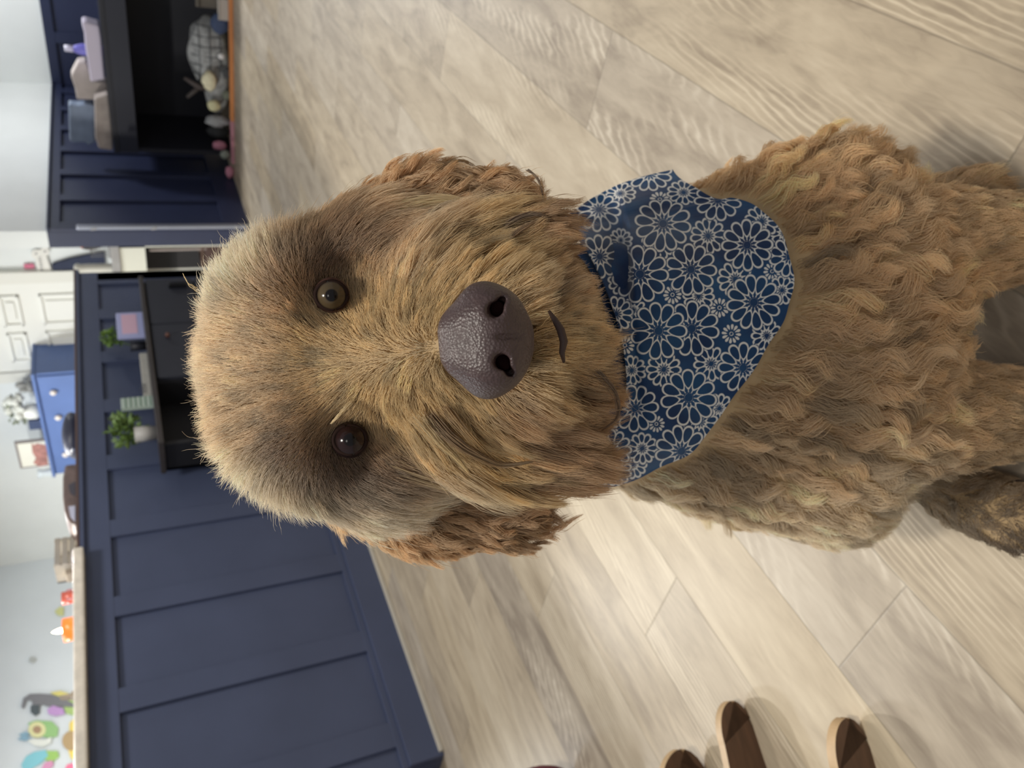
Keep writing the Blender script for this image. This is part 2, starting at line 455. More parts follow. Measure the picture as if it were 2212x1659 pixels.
# x, y, dx, dy, outwards, length, curl amp, curl wave, clump, (r, g, b)
CREAM, TAN, BRN, OLI, SOC, EAR, CH, CH2, GRY = (242, 230, 206), (230, 206, 170), (186, 152, 114), (218, 192, 144), (110, 80, 60), (214, 178, 134), (222, 195, 156), (240, 206, 158), (240, 226, 200)  # SOC: eye-socket shade painted into dark brown fur, with some real staining
FH = [
 (850, 762, -.8, 0, .3, .013, 0, .02, .4, OLI), (930, 755, -.3, 0, .3, .012, 0, .02, .4, OLI), (985, 752, .1, .2, .3, .010, 0, .02, .4, OLI),
 (395, 800, -1, 0, .9, .022, .001, .02, .35, CREAM), (440, 600, -.8, -.5, .9, .022, .001, .02, .35, CREAM), (440, 990, -.8, .5, .9, .024, .001, .02, .4, CREAM),
 (500, 780, -1, 0, .55, .020, .001, .02, .35, TAN), (600, 720, -1, -.1, .5, .017, .001, .02, .3, TAN), (600, 860, -1, .2, .5, .020, .002, .02, .5, TAN),
 (560, 560, -.6, -.8, .8, .022, .001, .02, .35, CREAM), (560, 1030, -.5, .8, .8, .026, .002, .02, .5, CREAM), (520, 900, -1, .3, .5, .022, .002, .02, .5, TAN),
 (640, 500, -.2, -1, .6, .026, .001, .02, .4, TAN), (700, 520, .5, -.8, .4, .022, .001, .02, .4, BRN),
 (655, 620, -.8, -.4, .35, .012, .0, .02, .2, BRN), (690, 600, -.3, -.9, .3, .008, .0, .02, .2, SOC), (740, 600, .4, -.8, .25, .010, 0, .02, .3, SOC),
 (670, 660, -.9, -.1, .35, .010, 0, .02, .2, BRN), (770, 650, -.5, -.5, .3, .012, 0, .02, .3, OLI), (790, 580, .7, -.6, .25, .022, .001, .03, .5, BRN),
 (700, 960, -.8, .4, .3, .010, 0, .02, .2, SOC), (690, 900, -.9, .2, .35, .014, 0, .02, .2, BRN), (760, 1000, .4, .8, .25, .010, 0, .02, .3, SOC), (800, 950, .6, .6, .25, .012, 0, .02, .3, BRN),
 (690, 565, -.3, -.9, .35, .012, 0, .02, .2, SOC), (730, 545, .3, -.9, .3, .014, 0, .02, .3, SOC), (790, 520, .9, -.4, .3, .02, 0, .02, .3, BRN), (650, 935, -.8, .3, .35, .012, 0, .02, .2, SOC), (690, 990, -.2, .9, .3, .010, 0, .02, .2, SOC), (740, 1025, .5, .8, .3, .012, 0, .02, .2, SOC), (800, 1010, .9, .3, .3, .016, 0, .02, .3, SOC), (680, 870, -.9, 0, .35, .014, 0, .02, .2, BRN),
 (740, 780, -1, 0, .35, .018, .001, .03, .5, OLI), (700, 720, -.9, -.4, .35, .016, .001, .03, .4, OLI), (700, 850, -.9, .4, .35, .016, .001, .03, .4, OLI),
 (800, 720, -.4, -.8, .35, .018, .001, .03, .5, OLI), (800, 830, -.4, .8, .35, .018, .001, .03, .5, OLI),
 (880, 700, .15, -1, .35, .020, .001, .03, .7, OLI), (880, 820, .15, 1, .35, .024, .001, .03, .7, OLI),
 (980, 690, .35, -.9, .3, .018, .001, .03, .6, OLI), (980, 810, .4, .9, .3, .022, .001, .03, .6, OLI),
 (860, 600, .4, -.9, .35, .030, .002, .04, .7, TAN), (860, 920, .5, .8, .35, .030, .002, .04, .7, OLI),
 (860, 480, 1, -.15, .3, .040, .002, .05, .7, TAN), (780, 450, 1, -.2, .35, .035, .002, .05, .6, TAN), (950, 590, .8, -.7, .35, .032, .003, .04, .8, OLI),
 (1000, 510, 1, -.2, .35, .045, .003, .05, .8, OLI), (1100, 470, 1, 0, .35, .036, .004, .05, .8, BRN), (1090, 590, .8, -.7, .35, .028, .002, .04, .7, OLI),
 (1200, 540, 1, -.1, .3, .020, .003, .05, .8, BRN), (1250, 740, 1, 0, .25, .022, .001, .05, .6, OLI), (1175, 740, 1, 0, .25, .019, 0, .05, .4, OLI), (1300, 740, 1, 0, .2, .018, .001, .05, .7, BRN),
 (1170, 640, .8, -.5, .3, .020, .001, .04, .6, TAN), (1170, 840, .8, .5, .3, .020, .001, .04, .6, OLI), (1230, 830, 1, .2, .3, .03, .002, .04, .7, BRN),
 (950, 900, .5, .8, .35, .030, .002, .04, .8, OLI), (1000, 980, 1, .5, .35, .045, .003, .05, .9, OLI), (1100, 900, .9, .5, .35, .035, .003, .04, .8, BRN),
 (1150, 1000, 1, .1, .3, .045, .003, .05, .8, BRN), (1250, 930, 1, 0, .3, .028, .003, .05, .8, BRN),
 (760, 1070, 1, .15, .4, .030, .002, .04, .6, CREAM), (650, 1060, .2, .6, .6, .028, .002, .03, .6, CREAM), (900, 1060, 1, 0, .3, .038, .002, .05, .7, CREAM), (850, 1010, .9, .3, .3, .03, .001, .05, .6, BRN),
 (1300, 600, 1, -.1, .25, .016, .003, .05, .8, BRN), (1320, 880, 1, .1, .25, .024, .003, .05, .8, BRN),
]
FB = [
 (1350, 450, 1, -.4, .45, .033, .007, .024, .8, CH2), (1350, 760, 1, 0, .35, .030, .004, .024, .8, CH), (1350, 1060, 1, .3, .45, .030, .004, .022, .8, GRY),
 (1550, 400, .8, -.5, .5, .034, .009, .022, .85, CH2), (1550, 1000, 1, .3, .5, .038, .009, .024, .85, CH), (1550, 1130, .9, .4, .5, .033, .007, .022, .85, GRY),
 (1750, 330, .6, -.8, .6, .034, .009, .022, .85, CH2), (1750, 500, 1, -.3, .5, .038, .009, .024, .85, CH2), (1750, 750, 1, 0, .45, .040, .009, .026, .85, CH),
 (1750, 1000, 1, .2, .5, .042, .009, .026, .9, CH), (1750, 1180, .9, .6, .4, .020, .003, .022, .6, GRY),
 (1900, 350, .9, -.5, .5, .028, .005, .022, .8, CH), (1900, 600, 1, -.2, .5, .038, .009, .024, .85, CH), (1900, 850, 1, .1, .5, .040, .009, .026, .9, CH), (1900, 1100, 1, .5, .4, .024, .004, .022, .7, GRY),
 (2050, 650, 1, -.2, .45, .033, .007, .022, .85, CH2), (2050, 850, 1, .2, .4, .030, .004, .024, .8, CH), (2150, 530, 1, 0, .3, .018, .002, .02, .5, CH), (2150, 930, 1, 0, .3, .018, .002, .02, .5, CH),
 (2130, 1120, 1, .3, .5, .018, .004, .012, .9, (104, 88, 72)), (2130, 400, 1, -.2, .4, .018, .002, .014, .6, CH), (2400, 700, 1, 0, .4, .016, .002, .014, .6, CH),  # first entry: hind paw's shade painted in as darker grey-brown fur
]
FE = {
 'r': [(720, 500, .8, -.6, .5, .022, .003, .03, .7, EAR), (850, 430, .9, -.5, .45, .026, .005, .035, .9, EAR), (1000, 400, 1, -.35, .45, .032, .007, .035, .95, EAR), (1080, 430, 1, -.1, .4, .034, .008, .03, .95, EAR), (950, 480, 1, .1, .4, .035, .006, .035, .9, TAN)],
 'l': [(740, 1090, .4, .8, .5, .026, .003, .03, .8, TAN), (850, 1150, .8, .6, .45, .024, .004, .035, .9, EAR), (1000, 1170, 1, .4, .45, .028, .004, .035, .95, EAR), (1110, 1160, 1, .1, .4, .032, .005, .03, .95, BRN), (1000, 1110, 1, .1, .35, .03, .005, .035, .9, BRN)],
}
def hair_material():
    m = bpy.data.materials.new('coat_hair'); m.use_nodes = True; nt = m.node_tree; N = nt.nodes; L = nt.links
    N.remove(N['Principled BSDF']); out = N['Material Output']
    a = N.new('ShaderNodeAttribute'); a.attribute_name = 'tone'
    ci = N.new('ShaderNodeHairInfo')
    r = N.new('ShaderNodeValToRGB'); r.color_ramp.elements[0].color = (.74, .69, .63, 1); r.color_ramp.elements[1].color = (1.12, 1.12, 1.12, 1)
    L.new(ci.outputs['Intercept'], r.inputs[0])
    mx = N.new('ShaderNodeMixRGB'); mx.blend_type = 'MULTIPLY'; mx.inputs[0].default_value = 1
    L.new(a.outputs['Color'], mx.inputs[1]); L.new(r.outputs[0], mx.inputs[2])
    d = N.new('ShaderNodeBsdfDiffuse'); L.new(mx.outputs[0], d.inputs[0])
    t = N.new('ShaderNodeBsdfTranslucent'); L.new(mx.outputs[0], t.inputs[0])
    h = N.new('ShaderNodeBsdfHair'); h.component = 'Reflection'; h.inputs['RoughnessU'].default_value = .28; h.inputs['RoughnessV'].default_value = .6
    h.inputs[0].default_value = (.9, .85, .75, 1)
    s1 = N.new('ShaderNodeMixShader'); s1.inputs[0].default_value = .45; L.new(d.outputs[0], s1.inputs[1]); L.new(t.outputs[0], s1.inputs[2])
    s2 = N.new('ShaderNodeMixShader'); s2.inputs[0].default_value = .10; L.new(s1.outputs[0], s2.inputs[1]); L.new(h.outputs[0], s2.inputs[2])
    L.new(s2.outputs[0], out.inputs[0])
    return m
M_HAIR = hair_material()
def sample_surface(V, Q, N_, weight=None):
    T = np.concatenate([Q[:, [0, 1, 2]], Q[:, [0, 2, 3]]])
    A, B, C = V[T[:, 0]], V[T[:, 1]], V[T[:, 2]]
    nn = np.cross(B-A, C-A); ar = np.linalg.norm(nn, axis=1)/2
    cen = (A+B+C)/3
    wgt = ar*(weight(cen) if weight is not None else 1)
    t = RNG.choice(len(T), N_, p=wgt/wgt.sum())
    r1 = np.sqrt(RNG.random(N_)); r2 = RNG.random(N_)
    P = A[t]*(1-r1)[:, None]+B[t]*(r1*(1-r2))[:, None]+C[t]*(r1*r2)[:, None]
    return P
def sdf_normal(f, P, e=.002):
    g = np.stack([f(P+np.eye(3)[i]*e)-f(P-np.eye(3)[i]*e) for i in range(3)], 1)
    return g/np.maximum(np.linalg.norm(g, axis=1), 1e-9)[:, None]
def unit(v): return v/np.maximum(np.linalg.norm(v, axis=1), 1e-9)[:, None]
def coat(name, parent, P, nrm, table, sig, clump_n, sdf, K=9, rad=.00016, stray=.03, seed=1, bright=1.0, cvar=.13):
    rng = np.random.default_rng(seed)
    px = proj(P); n = len(P)
    tab = np.array([t[:9] for t in table]); cols = np.array([lin(t[9]) for t in table])
    d2 = (px[:, None, 0]-tab[None, :, 0])**2+(px[:, None, 1]-tab[None, :, 1])**2
    w_ = np.exp(-(d2-d2.min(1, keepdims=True))/(2*sig*sig)); w_ /= w_.sum(1, keepdims=True)
    F_ = w_@tab; C_ = w_@cols
    # keep the flow lines turned towards the camera side honest: build the direction in the dog's frame
    flow = unit(CD[None]*F_[:, 2:3] - CR[None]*F_[:, 3:4])
    flow = flow - nrm*np.sum(flow*nrm, 1, keepdims=True)*.75
    flow = unit(flow + rng.normal(0, .10, (n, 3)))
    L_ = F_[:, 5]*(0.75+0.5*rng.random(n))*np.where(rng.random(n) < .015, 1.5, 1); out = F_[:, 4]
    S_ = np.linspace(0, 1, K)
    X = np.zeros((n, K, 3)); X[:, 0] = P - nrm*.002
    for k in range(1, K):
        s_ = S_[k]
        dd = unit(nrm*(out*(1.6-1.5*s_))[:, None] + flow + np.array([0, 0, -1.0])*(.35*s_))
        X[:, k] = X[:, k-1] + dd*(L_/(K-1))[:, None]
    for k in range(2, K):
        dpt = sdf(X[:, k]); need = .0015+.0035*S_[k]
        X[:, k] += nrm*np.maximum(need-dpt, 0)[:, None]
    # locks
    from mathutils import kdtree
    pw = 1/np.maximum(F_[:, 5], .008)**1.3; cid = rng.choice(n, clump_n, replace=False, p=pw/pw.sum())
    kd = kdtree.KDTree(clump_n)
    for i, c in enumerate(cid): kd.insert(P[c], i)
    kd.balance()
    near = np.array([kd.find(p)[1] for p in P])
    CX = X[cid].copy()
    ph = rng.random(clump_n)*2*np.pi; am = F_[cid, 6]*(.6+.8*rng.random(clump_n)); wl = F_[cid, 7]*(.8+.5*rng.random(clump_n))
    e1 = unit(np.cross(flow[cid], nrm[cid])); e2 = nrm[cid]; sgn = np.where(rng.random(clump_n) < .5, -1, 1)
    for k in range(K):
        s_ = S_[k]; arg = ph + 2*np.pi*s_*L_[cid]/wl*sgn
        CX[:, k] += (e1*((np.cos(arg)-np.cos(ph))*am)[:, None] + e2*((np.sin(arg)-np.sin(ph))*am*.6)[:, None])*min(1, s_*1.8)
    strength = F_[:, 8]*(.75+.25*rng.random(n)); strength[rng.random(n) < stray] *= .2
    D_ = P-P[cid][near]
    for k in range(1, K):
        s_ = S_[k]; wk = (strength*s_**.8)[:, None]
        tgt = CX[near, k] + D_*(.38-.26*s_) + (CX[near, -1]-CX[near, -2])*0
        X[:, k] = X[:, k]*(1-wk)+tgt*wk
    X[:, 1:] += rng.normal(0, .00025, (n, K-1, 3))
    tone = C_*(1+rng.normal(0, .10, (n, 1)))*(1+rng.normal(0, cvar, (clump_n, 1)))[near]*bright
    hc = bpy.data.hair_curves.new(name); hc.add_curves([K]*n)
    hc.attributes['position'].data.foreach_set('vector', X.astype(np.float32).ravel())
    ra = hc.attributes.get('radius') or hc.attributes.new('radius', 'FLOAT', 'POINT')
    rr = np.tile(rad*(1-S_**2.2*.85), n)*np.repeat(.7+.6*rng.random(n), K)
    ra.data.foreach_set('value', rr.astype(np.float32))
    ta = hc.attributes.new('tone', 'FLOAT_COLOR', 'CURVE')
    ta.data.foreach_set('color', np.concatenate([np.clip(tone, .01, .95), np.ones((n, 1))], 1).astype(np.float32).ravel())
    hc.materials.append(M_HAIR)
    o = bpy.data.objects.new(name, hc); COL.objects.link(o); o.parent = parent
    return o

# ================================================================== bandana
BCOL = [  # neck edge (x, y) -> hem (x, y), from the left tip round to the right shoulder
 ((1228, 1058), (1234, 1060)), ((1262, 1012), (1335, 1050)), ((1296, 962), (1418, 1012)), ((1335, 905), (1492, 978)), ((1352, 845), (1548, 908)),
 ((1350, 780), (1608, 826)), ((1338, 715), (1662, 745)), ((1320, 655), (1702, 668)), ((1300, 605), (1714, 596)), ((1278, 560), (1690, 508)),
 ((1255, 525), (1640, 450)), ((1238, 505), (1588, 430)), ((1226, 492), (1545, 428)), ((1217, 482), (1490, 400)), ((1210, 476), (1452, 368)),
]
def catmull(pts, t):
    pts = np.asarray(pts, float); n = len(pts); x = t*(n-1); i = np.clip(x.astype(int), 0, n-2); f = (x-i)[:, None]
    g = lambda j: pts[np.clip(j, 0, n-1)]
    a, b, c, d = g(i-1), g(i), g(i+1), g(i+2)
    return .5*((2*b)+(-a+c)*f+(2*a-5*b+4*c-d)*f**2+(-a+3*b-3*c+d)*f**3)
NS_, NT_ = 620, 400
ts = np.linspace(0, 1, NS_); A0 = catmull([c[0] for c in BCOL], ts); A1 = catmull([c[1] for c in BCOL], ts)
A1[:, 0] += 1.6*np.sin(ts*70); A1[:, 1] += 1.2*np.sin(ts*53+1)
tt = np.linspace(0, 1, NT_)
# the outline bulges towards the picture's upper edge between the neck and the hem near the right end
bul = np.clip((ts-.80)/.20, 0, 1)**1.2
XY = A0[:, None]*(1-tt)[None, :, None]+A1[:, None]*tt[None, :, None]
XY[..., 1] -= (bul*16)[:, None]*np.sin(np.pi*tt)[None]*np.where(tt < 1, 1, 0)[None]
XY[..., 0] += (bul*-10)[:, None]*np.sin(np.pi*tt)[None]
def rays(xy):
    d = CF + CR*((1659-xy[:, 1:2])-829.5)/FPX + CD*(xy[:, 0:1]-1106.0)/FPX
    return d/np.linalg.norm(d, axis=1)[:, None]
cs_, ct_ = 63, 41
sub = XY[np.ix_(np.linspace(0, NS_-1, cs_).astype(int), np.linspace(0, NT_-1, ct_).astype(int))].reshape(-1, 2)
Rr = rays(sub); dist = np.full(len(sub), .45); best = np.full(len(sub), 9.0); bd = dist.copy(); done = np.zeros(len(sub), bool)
for it in range(90):
    s_ = torso_sdf(CAMP+Rr*dist[:, None])-.021
    bt = (s_ < best) & ~done; best[bt] = s_[bt]; bd[bt] = dist[bt]
    done |= s_ < .0006
    dist = np.where(done, dist, np.minimum(dist+np.maximum(s_*.8, .0015), .95))
D0 = bd.reshape(cs_, ct_)
for it in range(14):
    p_ = np.pad(D0, 1, mode='edge'); D0 = .5*D0+.125*(p_[2:, 1:-1]+p_[:-2, 1:-1]+p_[1:-1, 2:]+p_[1:-1, :-2])
def up2(Dc, n0, n1):
    a = np.linspace(0, Dc.shape[0]-1, n0); b = np.linspace(0, Dc.shape[1]-1, n1)
    T1 = np.stack([np.interp(b, np.arange(Dc.shape[1]), r_) for r_ in Dc])
    return np.stack([np.interp(a, np.arange(Dc.shape[0]), T1[:, j]) for j in range(n1)], 1)
DD = up2(D0, NS_, NT_) - .004
x_, y_ = XY[..., 0], XY[..., 1]
ss = lambda e0, e1, v: (lambda q: q*q*(3-2*q))(np.clip((v-e0)/(e1-e0), 0, 1))
# standing fold near the right shoulder: ridge with a hollow on its neck side
rx = np.interp(y_, [360, 420, 450, 500, 560, 620, 680], [1330, 1345, 1352, 1366, 1372, 1374, 1378])
amp = .026*ss(395, 455, y_)*(1-ss(560, 690, y_))
q = x_-rx
DD += np.where(q < 0, amp*(1.15*np.exp(-((q+26)/34)**2)*ss(0, -16, q)), 0) - amp*.55*np.exp(-(np.maximum(q, 0)/70)**2)*np.where(q >= -6, 1, ss(-22, -6, q))
# second crease running back from the hollow to the neck, and soft drape
cy = np.interp(x_, [1210, 1300, 1360], [487, 505, 530])
DD += .007*np.exp(-((y_-cy)/13)**2)*(1-ss(1345, 1368, x_))*ss(1215, 1260, x_)
DD += .0022*np.sin((x_*.6+y_*.8)/46)*ss(1250, 1350, x_) + .0016*np.sin((x_*.9-y_*.45)/31+1)
DD += .004*np.exp(-((x_-1372-.10*(y_-760))/9)**2)*ss(640, 720, y_)*(1-ss(860, 930, y_))
BP = CAMP + rays(XY.reshape(-1, 2))*DD.reshape(-1, 1)
ii = np.arange(NS_*NT_).reshape(NS_, NT_)
BQ = np.stack([ii[:-1, :-1], ii[1:, :-1], ii[1:, 1:], ii[:-1, 1:]], -1).reshape(-1, 4)
# printed daisies: (x, y, radius, petals, kind)
FLW = [(648,360,120,12,0),(635,257,44,12,1),(838,412,76,12,0),(1003,450,110,12,0),(1180,500,85,11,0),(765,553,110,11,0),(550,572,122,11,0),(952,593,76,12,0),
 (1108,560,38,12,1),(1150,640,60,11,0),(687,658,40,12,1),(797,665,66,12,0),(885,713,42,12,1),(1030,690,118,12,0),(628,810,122,11,0),(768,800,118,11,0),
 (935,822,42,12,1),(1085,830,66,12,0),(650,972,74,12,0),(850,948,74,12,0),(985,965,108,12,0),(755,1090,120,11,0),(803,1190,76,12,0),(530,1135,100,11,0),
 (430,1308,86,12,0),(560,1303,66,12,0),(725,1315,112,12,0),(880,262,102,11,0),(735,228,70,12,0),(590,150,98,12,0),(470,232,64,12,0),(378,300,96,12,0),
 (630,440,72,12,0),(480,600,66,12,0),(380,498,92,12,0),(487,870,40,12,1),(450,740,74,12,0),(495,1150,40,12,1),(1065,350,72,12,0),(885,1135,62,12,0),
 (345,1405,80,12,0),(450,1395,66,12,0),(520,1370,60,12,0),(525,722,50,12,0),(515,975,62,12,0),(470,430,50,12,0),(330,200,60,12,0),(1160,400,60,12,0),(700,80,60,12,0),(780,180,44,12,1),(1215,600,50,12,0),(560,40,60,12,0),(300,260,70,12,0),(420,1220,40,12,1),(620,1200,36,12,1),(660,1420,44,12,0),(850,1260,50,12,0),(1040,1010,60,12,0)]
def rest(x, y): return x, np.where(y < 455, 455-(455-y)*1.35, y)
RX, RY = rest(x_.ravel(), y_.ravel())
line = np.full(RX.shape, 50.0); petal = np.zeros(RX.shape); occ = np.zeros(RX.shape, bool)
order = sorted(FLW, key=lambda f: -f[2])
rngf = np.random.default_rng(11)
own = np.full(RX.shape, -1)
for (cx, cy_, R, npet, kind) in order:
    fx_, fy_ = rest(np.array(1100+cx/1.9514), np.array(300+cy_/1.9514)); R = R/1.9514*.97
    dx_, dy_ = RX-fx_, RY-fy_; rr = np.hypot(dx_, dy_); sel = (rr < R*1.12) & ~occ
    if not sel.any(): rngf.random(); continue
    th = np.arctan2(dy_[sel], dx_[sel])+rngf.random()*6.28; r_ = rr[sel]
    step = 2*np.pi/npet; th = (th+np.pi*8) % step - step/2
    u_ = r_*np.cos(th); v_ = np.abs(r_*np.sin(th))
    hw = R*math.sin(math.pi/npet)
    if kind == 0:
        uc, hl = R*.665, R*.335
        k_ = np.clip((u_-(uc-hl))/(2*hl), 0, 1)
        wloc = hw*.90*np.sqrt(np.clip(k_, 0, 1))*np.sqrt(np.clip(1-k_**3.2, 0, 1))*1.02
        e_ = np.hypot((u_-uc)/hl, v_/(hw*(.42+.50*k_)))-1
        d_ = e_*hw*.72
        ln = np.abs(d_)-1.2
        spoke = np.maximum(v_-.9, np.maximum(R*.235-u_, u_-R*.36))
        ln = np.minimum(ln, spoke)
        ring = np.abs(r_-R*.155)-.7
        dots = np.hypot(u_-R*.215, v_)-R*.022
        ln = np.minimum(ln, np.minimum(ring+.5, dots))
        inside = d_ < 0
    else:
        uc, hl = R*.70, R*.30
        k_ = np.clip((u_-(uc-hl))/(2*hl), 0, 1)
        e_ = np.hypot((u_-uc)/hl, v_/(hw*(.25+.50*k_)))-1
        ln = np.minimum(e_*hw*.6, np.abs(r_-R*.18)-.8); inside = np.zeros(len(r_), bool)
    line[sel] = np.minimum(line[sel], ln) if False else ln
    petal[sel] = np.where(inside, 1.0, 0.0)
    blk = inside | (ln < 1.2) | (r_ < R*.33)
    tmp = occ[sel]; tmp |= blk; occ[sel] = tmp
    # cells not blocked stay open to smaller flowers: put them back to plain cloth
    l2 = line[sel]; l2[~blk] = 50.0; line[sel] = np.where(blk, ln, 50.0); petal[sel] = np.where(blk, petal[sel], 0)
# the band round the back of the neck
nc = at(1230, 770, .67); bx = unit(np.array([DOGF*.55+np.array([0, 0, -.83])]))[0]*0
axis_n = (at(1400, 760, .69)-at(1000, 785, .63)); axis_n /= np.linalg.norm(axis_n)
e1_ = DOGR-axis_n*(DOGR@axis_n); e1_ /= np.linalg.norm(e1_); e2_ = np.cross(axis_n, e1_)
if e2_@DOGF < 0: e2_ = -e2_
bvts = []; na, nb_ = 60, 9
for i in range(na):
    a = .12+ (math.pi-.24)*i/(na-1); dv = e1_*math.cos(a)+e2_*math.sin(a)
    for j in range(nb_):
        o_ = nc+axis_n*(-.01+.045*j/(nb_-1)); r_ = .03
        for it in range(25):
            s_ = torso_sdf((o_+dv*r_)[None])[0]-.012
            r_ += s_*.8
        bvts.append(o_+dv*(r_+.0015*math.sin(j*1.6+a*3)))
kk = np.arange(na*nb_).reshape(na, nb_)+len(BP)
BQ2 = np.stack([kk[:-1, :-1], kk[1:, :-1], kk[1:, 1:], kk[:-1, 1:]], -1).reshape(-1, 4)
BV = np.concatenate([BP, np.array(bvts)]); BQA = np.concatenate([BQ, BQ2])
def bandana_mat():
    m = bpy.data.materials.new('daisy_cotton'); m.use_nodes = True; nt = m.node_tree; N = nt.nodes; L = nt.links; b = N['Principled BSDF']
    b.inputs['Roughness'].default_value = .85; b.inputs['Specular IOR Level'].default_value = .2; b.inputs['Sheen Weight'].default_value = .15
    a = N.new('ShaderNodeAttribute'); a.attribute_name = 'print_line'; p = N.new('ShaderNodeAttribute'); p.attribute_name = 'petal'
    mr = N.new('ShaderNodeMapRange'); mr.inputs[1].default_value = -.45; mr.inputs[2].default_value = .45; mr.inputs[3].default_value = 1; mr.inputs[4].default_value = 0; L.new(a.outputs['Fac'], mr.inputs[0])
    n = N.new('ShaderNodeTexNoise'); n.inputs['Scale'].default_value = 28; tc = N.new('ShaderNodeTexCoord'); L.new(tc.outputs['Object'], n.inputs[0]); n.inputs['Detail'].default_value = 3
    c1 = N.new('ShaderNodeValToRGB'); c1.color_ramp.elements[0].position = .35; c1.color_ramp.elements[1].position = .68
    c1.color_ramp.elements[0].color = lin((30, 52, 88))+(1,); c1.color_ramp.elements[1].color = lin((38, 78, 116))+(1,); L.new(n.outputs[0], c1.inputs[0])
    m1 = N.new('ShaderNodeMixRGB'); m1.blend_type = 'MULTIPLY'; m1.inputs[2].default_value = (.80, .84, .86, 1); L.new(p.outputs['Fac'], m1.inputs[0]); L.new(c1.outputs[0], m1.inputs[1])
    m2 = N.new('ShaderNodeMixRGB'); m2.inputs[2].default_value = lin((214, 212, 206))+(1,); L.new(mr.outputs[0], m2.inputs[0]); L.new(m1.outputs[0], m2.inputs[1])
    L.new(m2.outputs[0], b.inputs['Base Color'])
    w = N.new('ShaderNodeTexNoise'); w.inputs['Scale'].default_value = 900; L.new(tc.outputs['Object'], w.inputs[0])
    bp = N.new('ShaderNodeBump'); bp.inputs['Strength'].default_value = .25; bp.inputs['Distance'].default_value = .0006; L.new(w.outputs[0], bp.inputs['Height']); L.new(bp.outputs[0], b.inputs['Normal'])
    return m
bo = np_mesh('bandana', BV, BQA, bandana_mat())
ex_ = np.full(len(bvts), 50.0)
for nm, arr in (('print_line', np.concatenate([line, ex_])), ('petal', np.concatenate([petal, ex_*0]))):
    at_ = bo.data.attributes.new(nm, 'FLOAT', 'POINT'); at_.data.foreach_set('value', arr.astype(np.float32))
sm = bo.modifiers.new('thickness', 'SOLIDIFY'); sm.thickness = .0011; sm.offset = 0
tag(bo, 'blue cotton bandana printed with white outlined daisies, tied round the neck of the dog', 'bandana')
from mathutils.geometry import intersect_point_line
BPOLY = np.concatenate([A0, A1[::-1]])
def inside_poly(P, poly):
    x, y = P[:, 0], P[:, 1]; r = np.zeros(len(P), bool); n = len(poly); j = n-1
    for i in range(0, n):
        xi, yi = poly[i]; xj, yj = poly[j]
        c = ((yi > y) != (yj > y)) & (x < (xj-xi)*(y-yi)/((yj-yi) or 1e-9)+xi)
        r ^= c; j = i
    return r
EYES = [(at(716, 638, .466), .0106), (at(756, 950, .466), .0110)]
NOSEC = at(1052, 733, .366)
# roots
ish = lambda P: head_sdf(P) < torso_sdf(P)+.004
QN = 1.25
Ph = sample_surface(bv, bf, int(100000*QN), lambda c: np.where(ish(c), 1.0, 0)*np.where((c-CAMP)@CF < .62, 1, .25))
nh = sdf_normal(head_sdf, Ph)
keep = np.ones(len(Ph), bool)
for c, r in EYES: keep &= np.linalg.norm(Ph-c, axis=1) > r*.98
pxh = proj(Ph)
keep &= ~((((pxh[:, 0]-1052)/105)**2+((pxh[:, 1]-733)/118)**2 < 1) & (np.linalg.norm(Ph-NOSEC, axis=1) < .05))
coat('head_fur', body, Ph[keep], nh[keep], FH, 40, 4300, head_sdf, seed=3, cvar=.17)
Pb = sample_surface(bv, bf, int(115000*QN), lambda c: np.where(ish(c), 0, 1.0)*np.where((c-CAMP)@CF < .95, 1, .3))
nb = sdf_normal(torso_sdf, Pb)
pxb = proj(Pb); facing = np.sum(nb*(Pb-CAMP), 1) < 0
cen_ = BPOLY.mean(0); small = cen_+(BPOLY-cen_)*.93
hidden = inside_poly(pxb, small[::8]) & facing
near_edge = inside_poly(pxb, BPOLY[::8]) & facing
Pb, nb = Pb[~near_edge], nb[~near_edge]
coat('body_fur', body, Pb, nb, FB, 90, 2500, torso_sdf, K=13, rad=.00022, seed=4, cvar=.18)
for k in ('r', 'l'):
    v, f_, eo = ear_meshes[k]
    Pe = sample_surface(v, f_, int(15000*QN)); ne = sdf_normal(ear_sdf(k), Pe)
    coat('ear_fur', eo, Pe, ne, FE[k], 70, 420, ear_sdf(k), K=12, rad=.0002, seed=5)

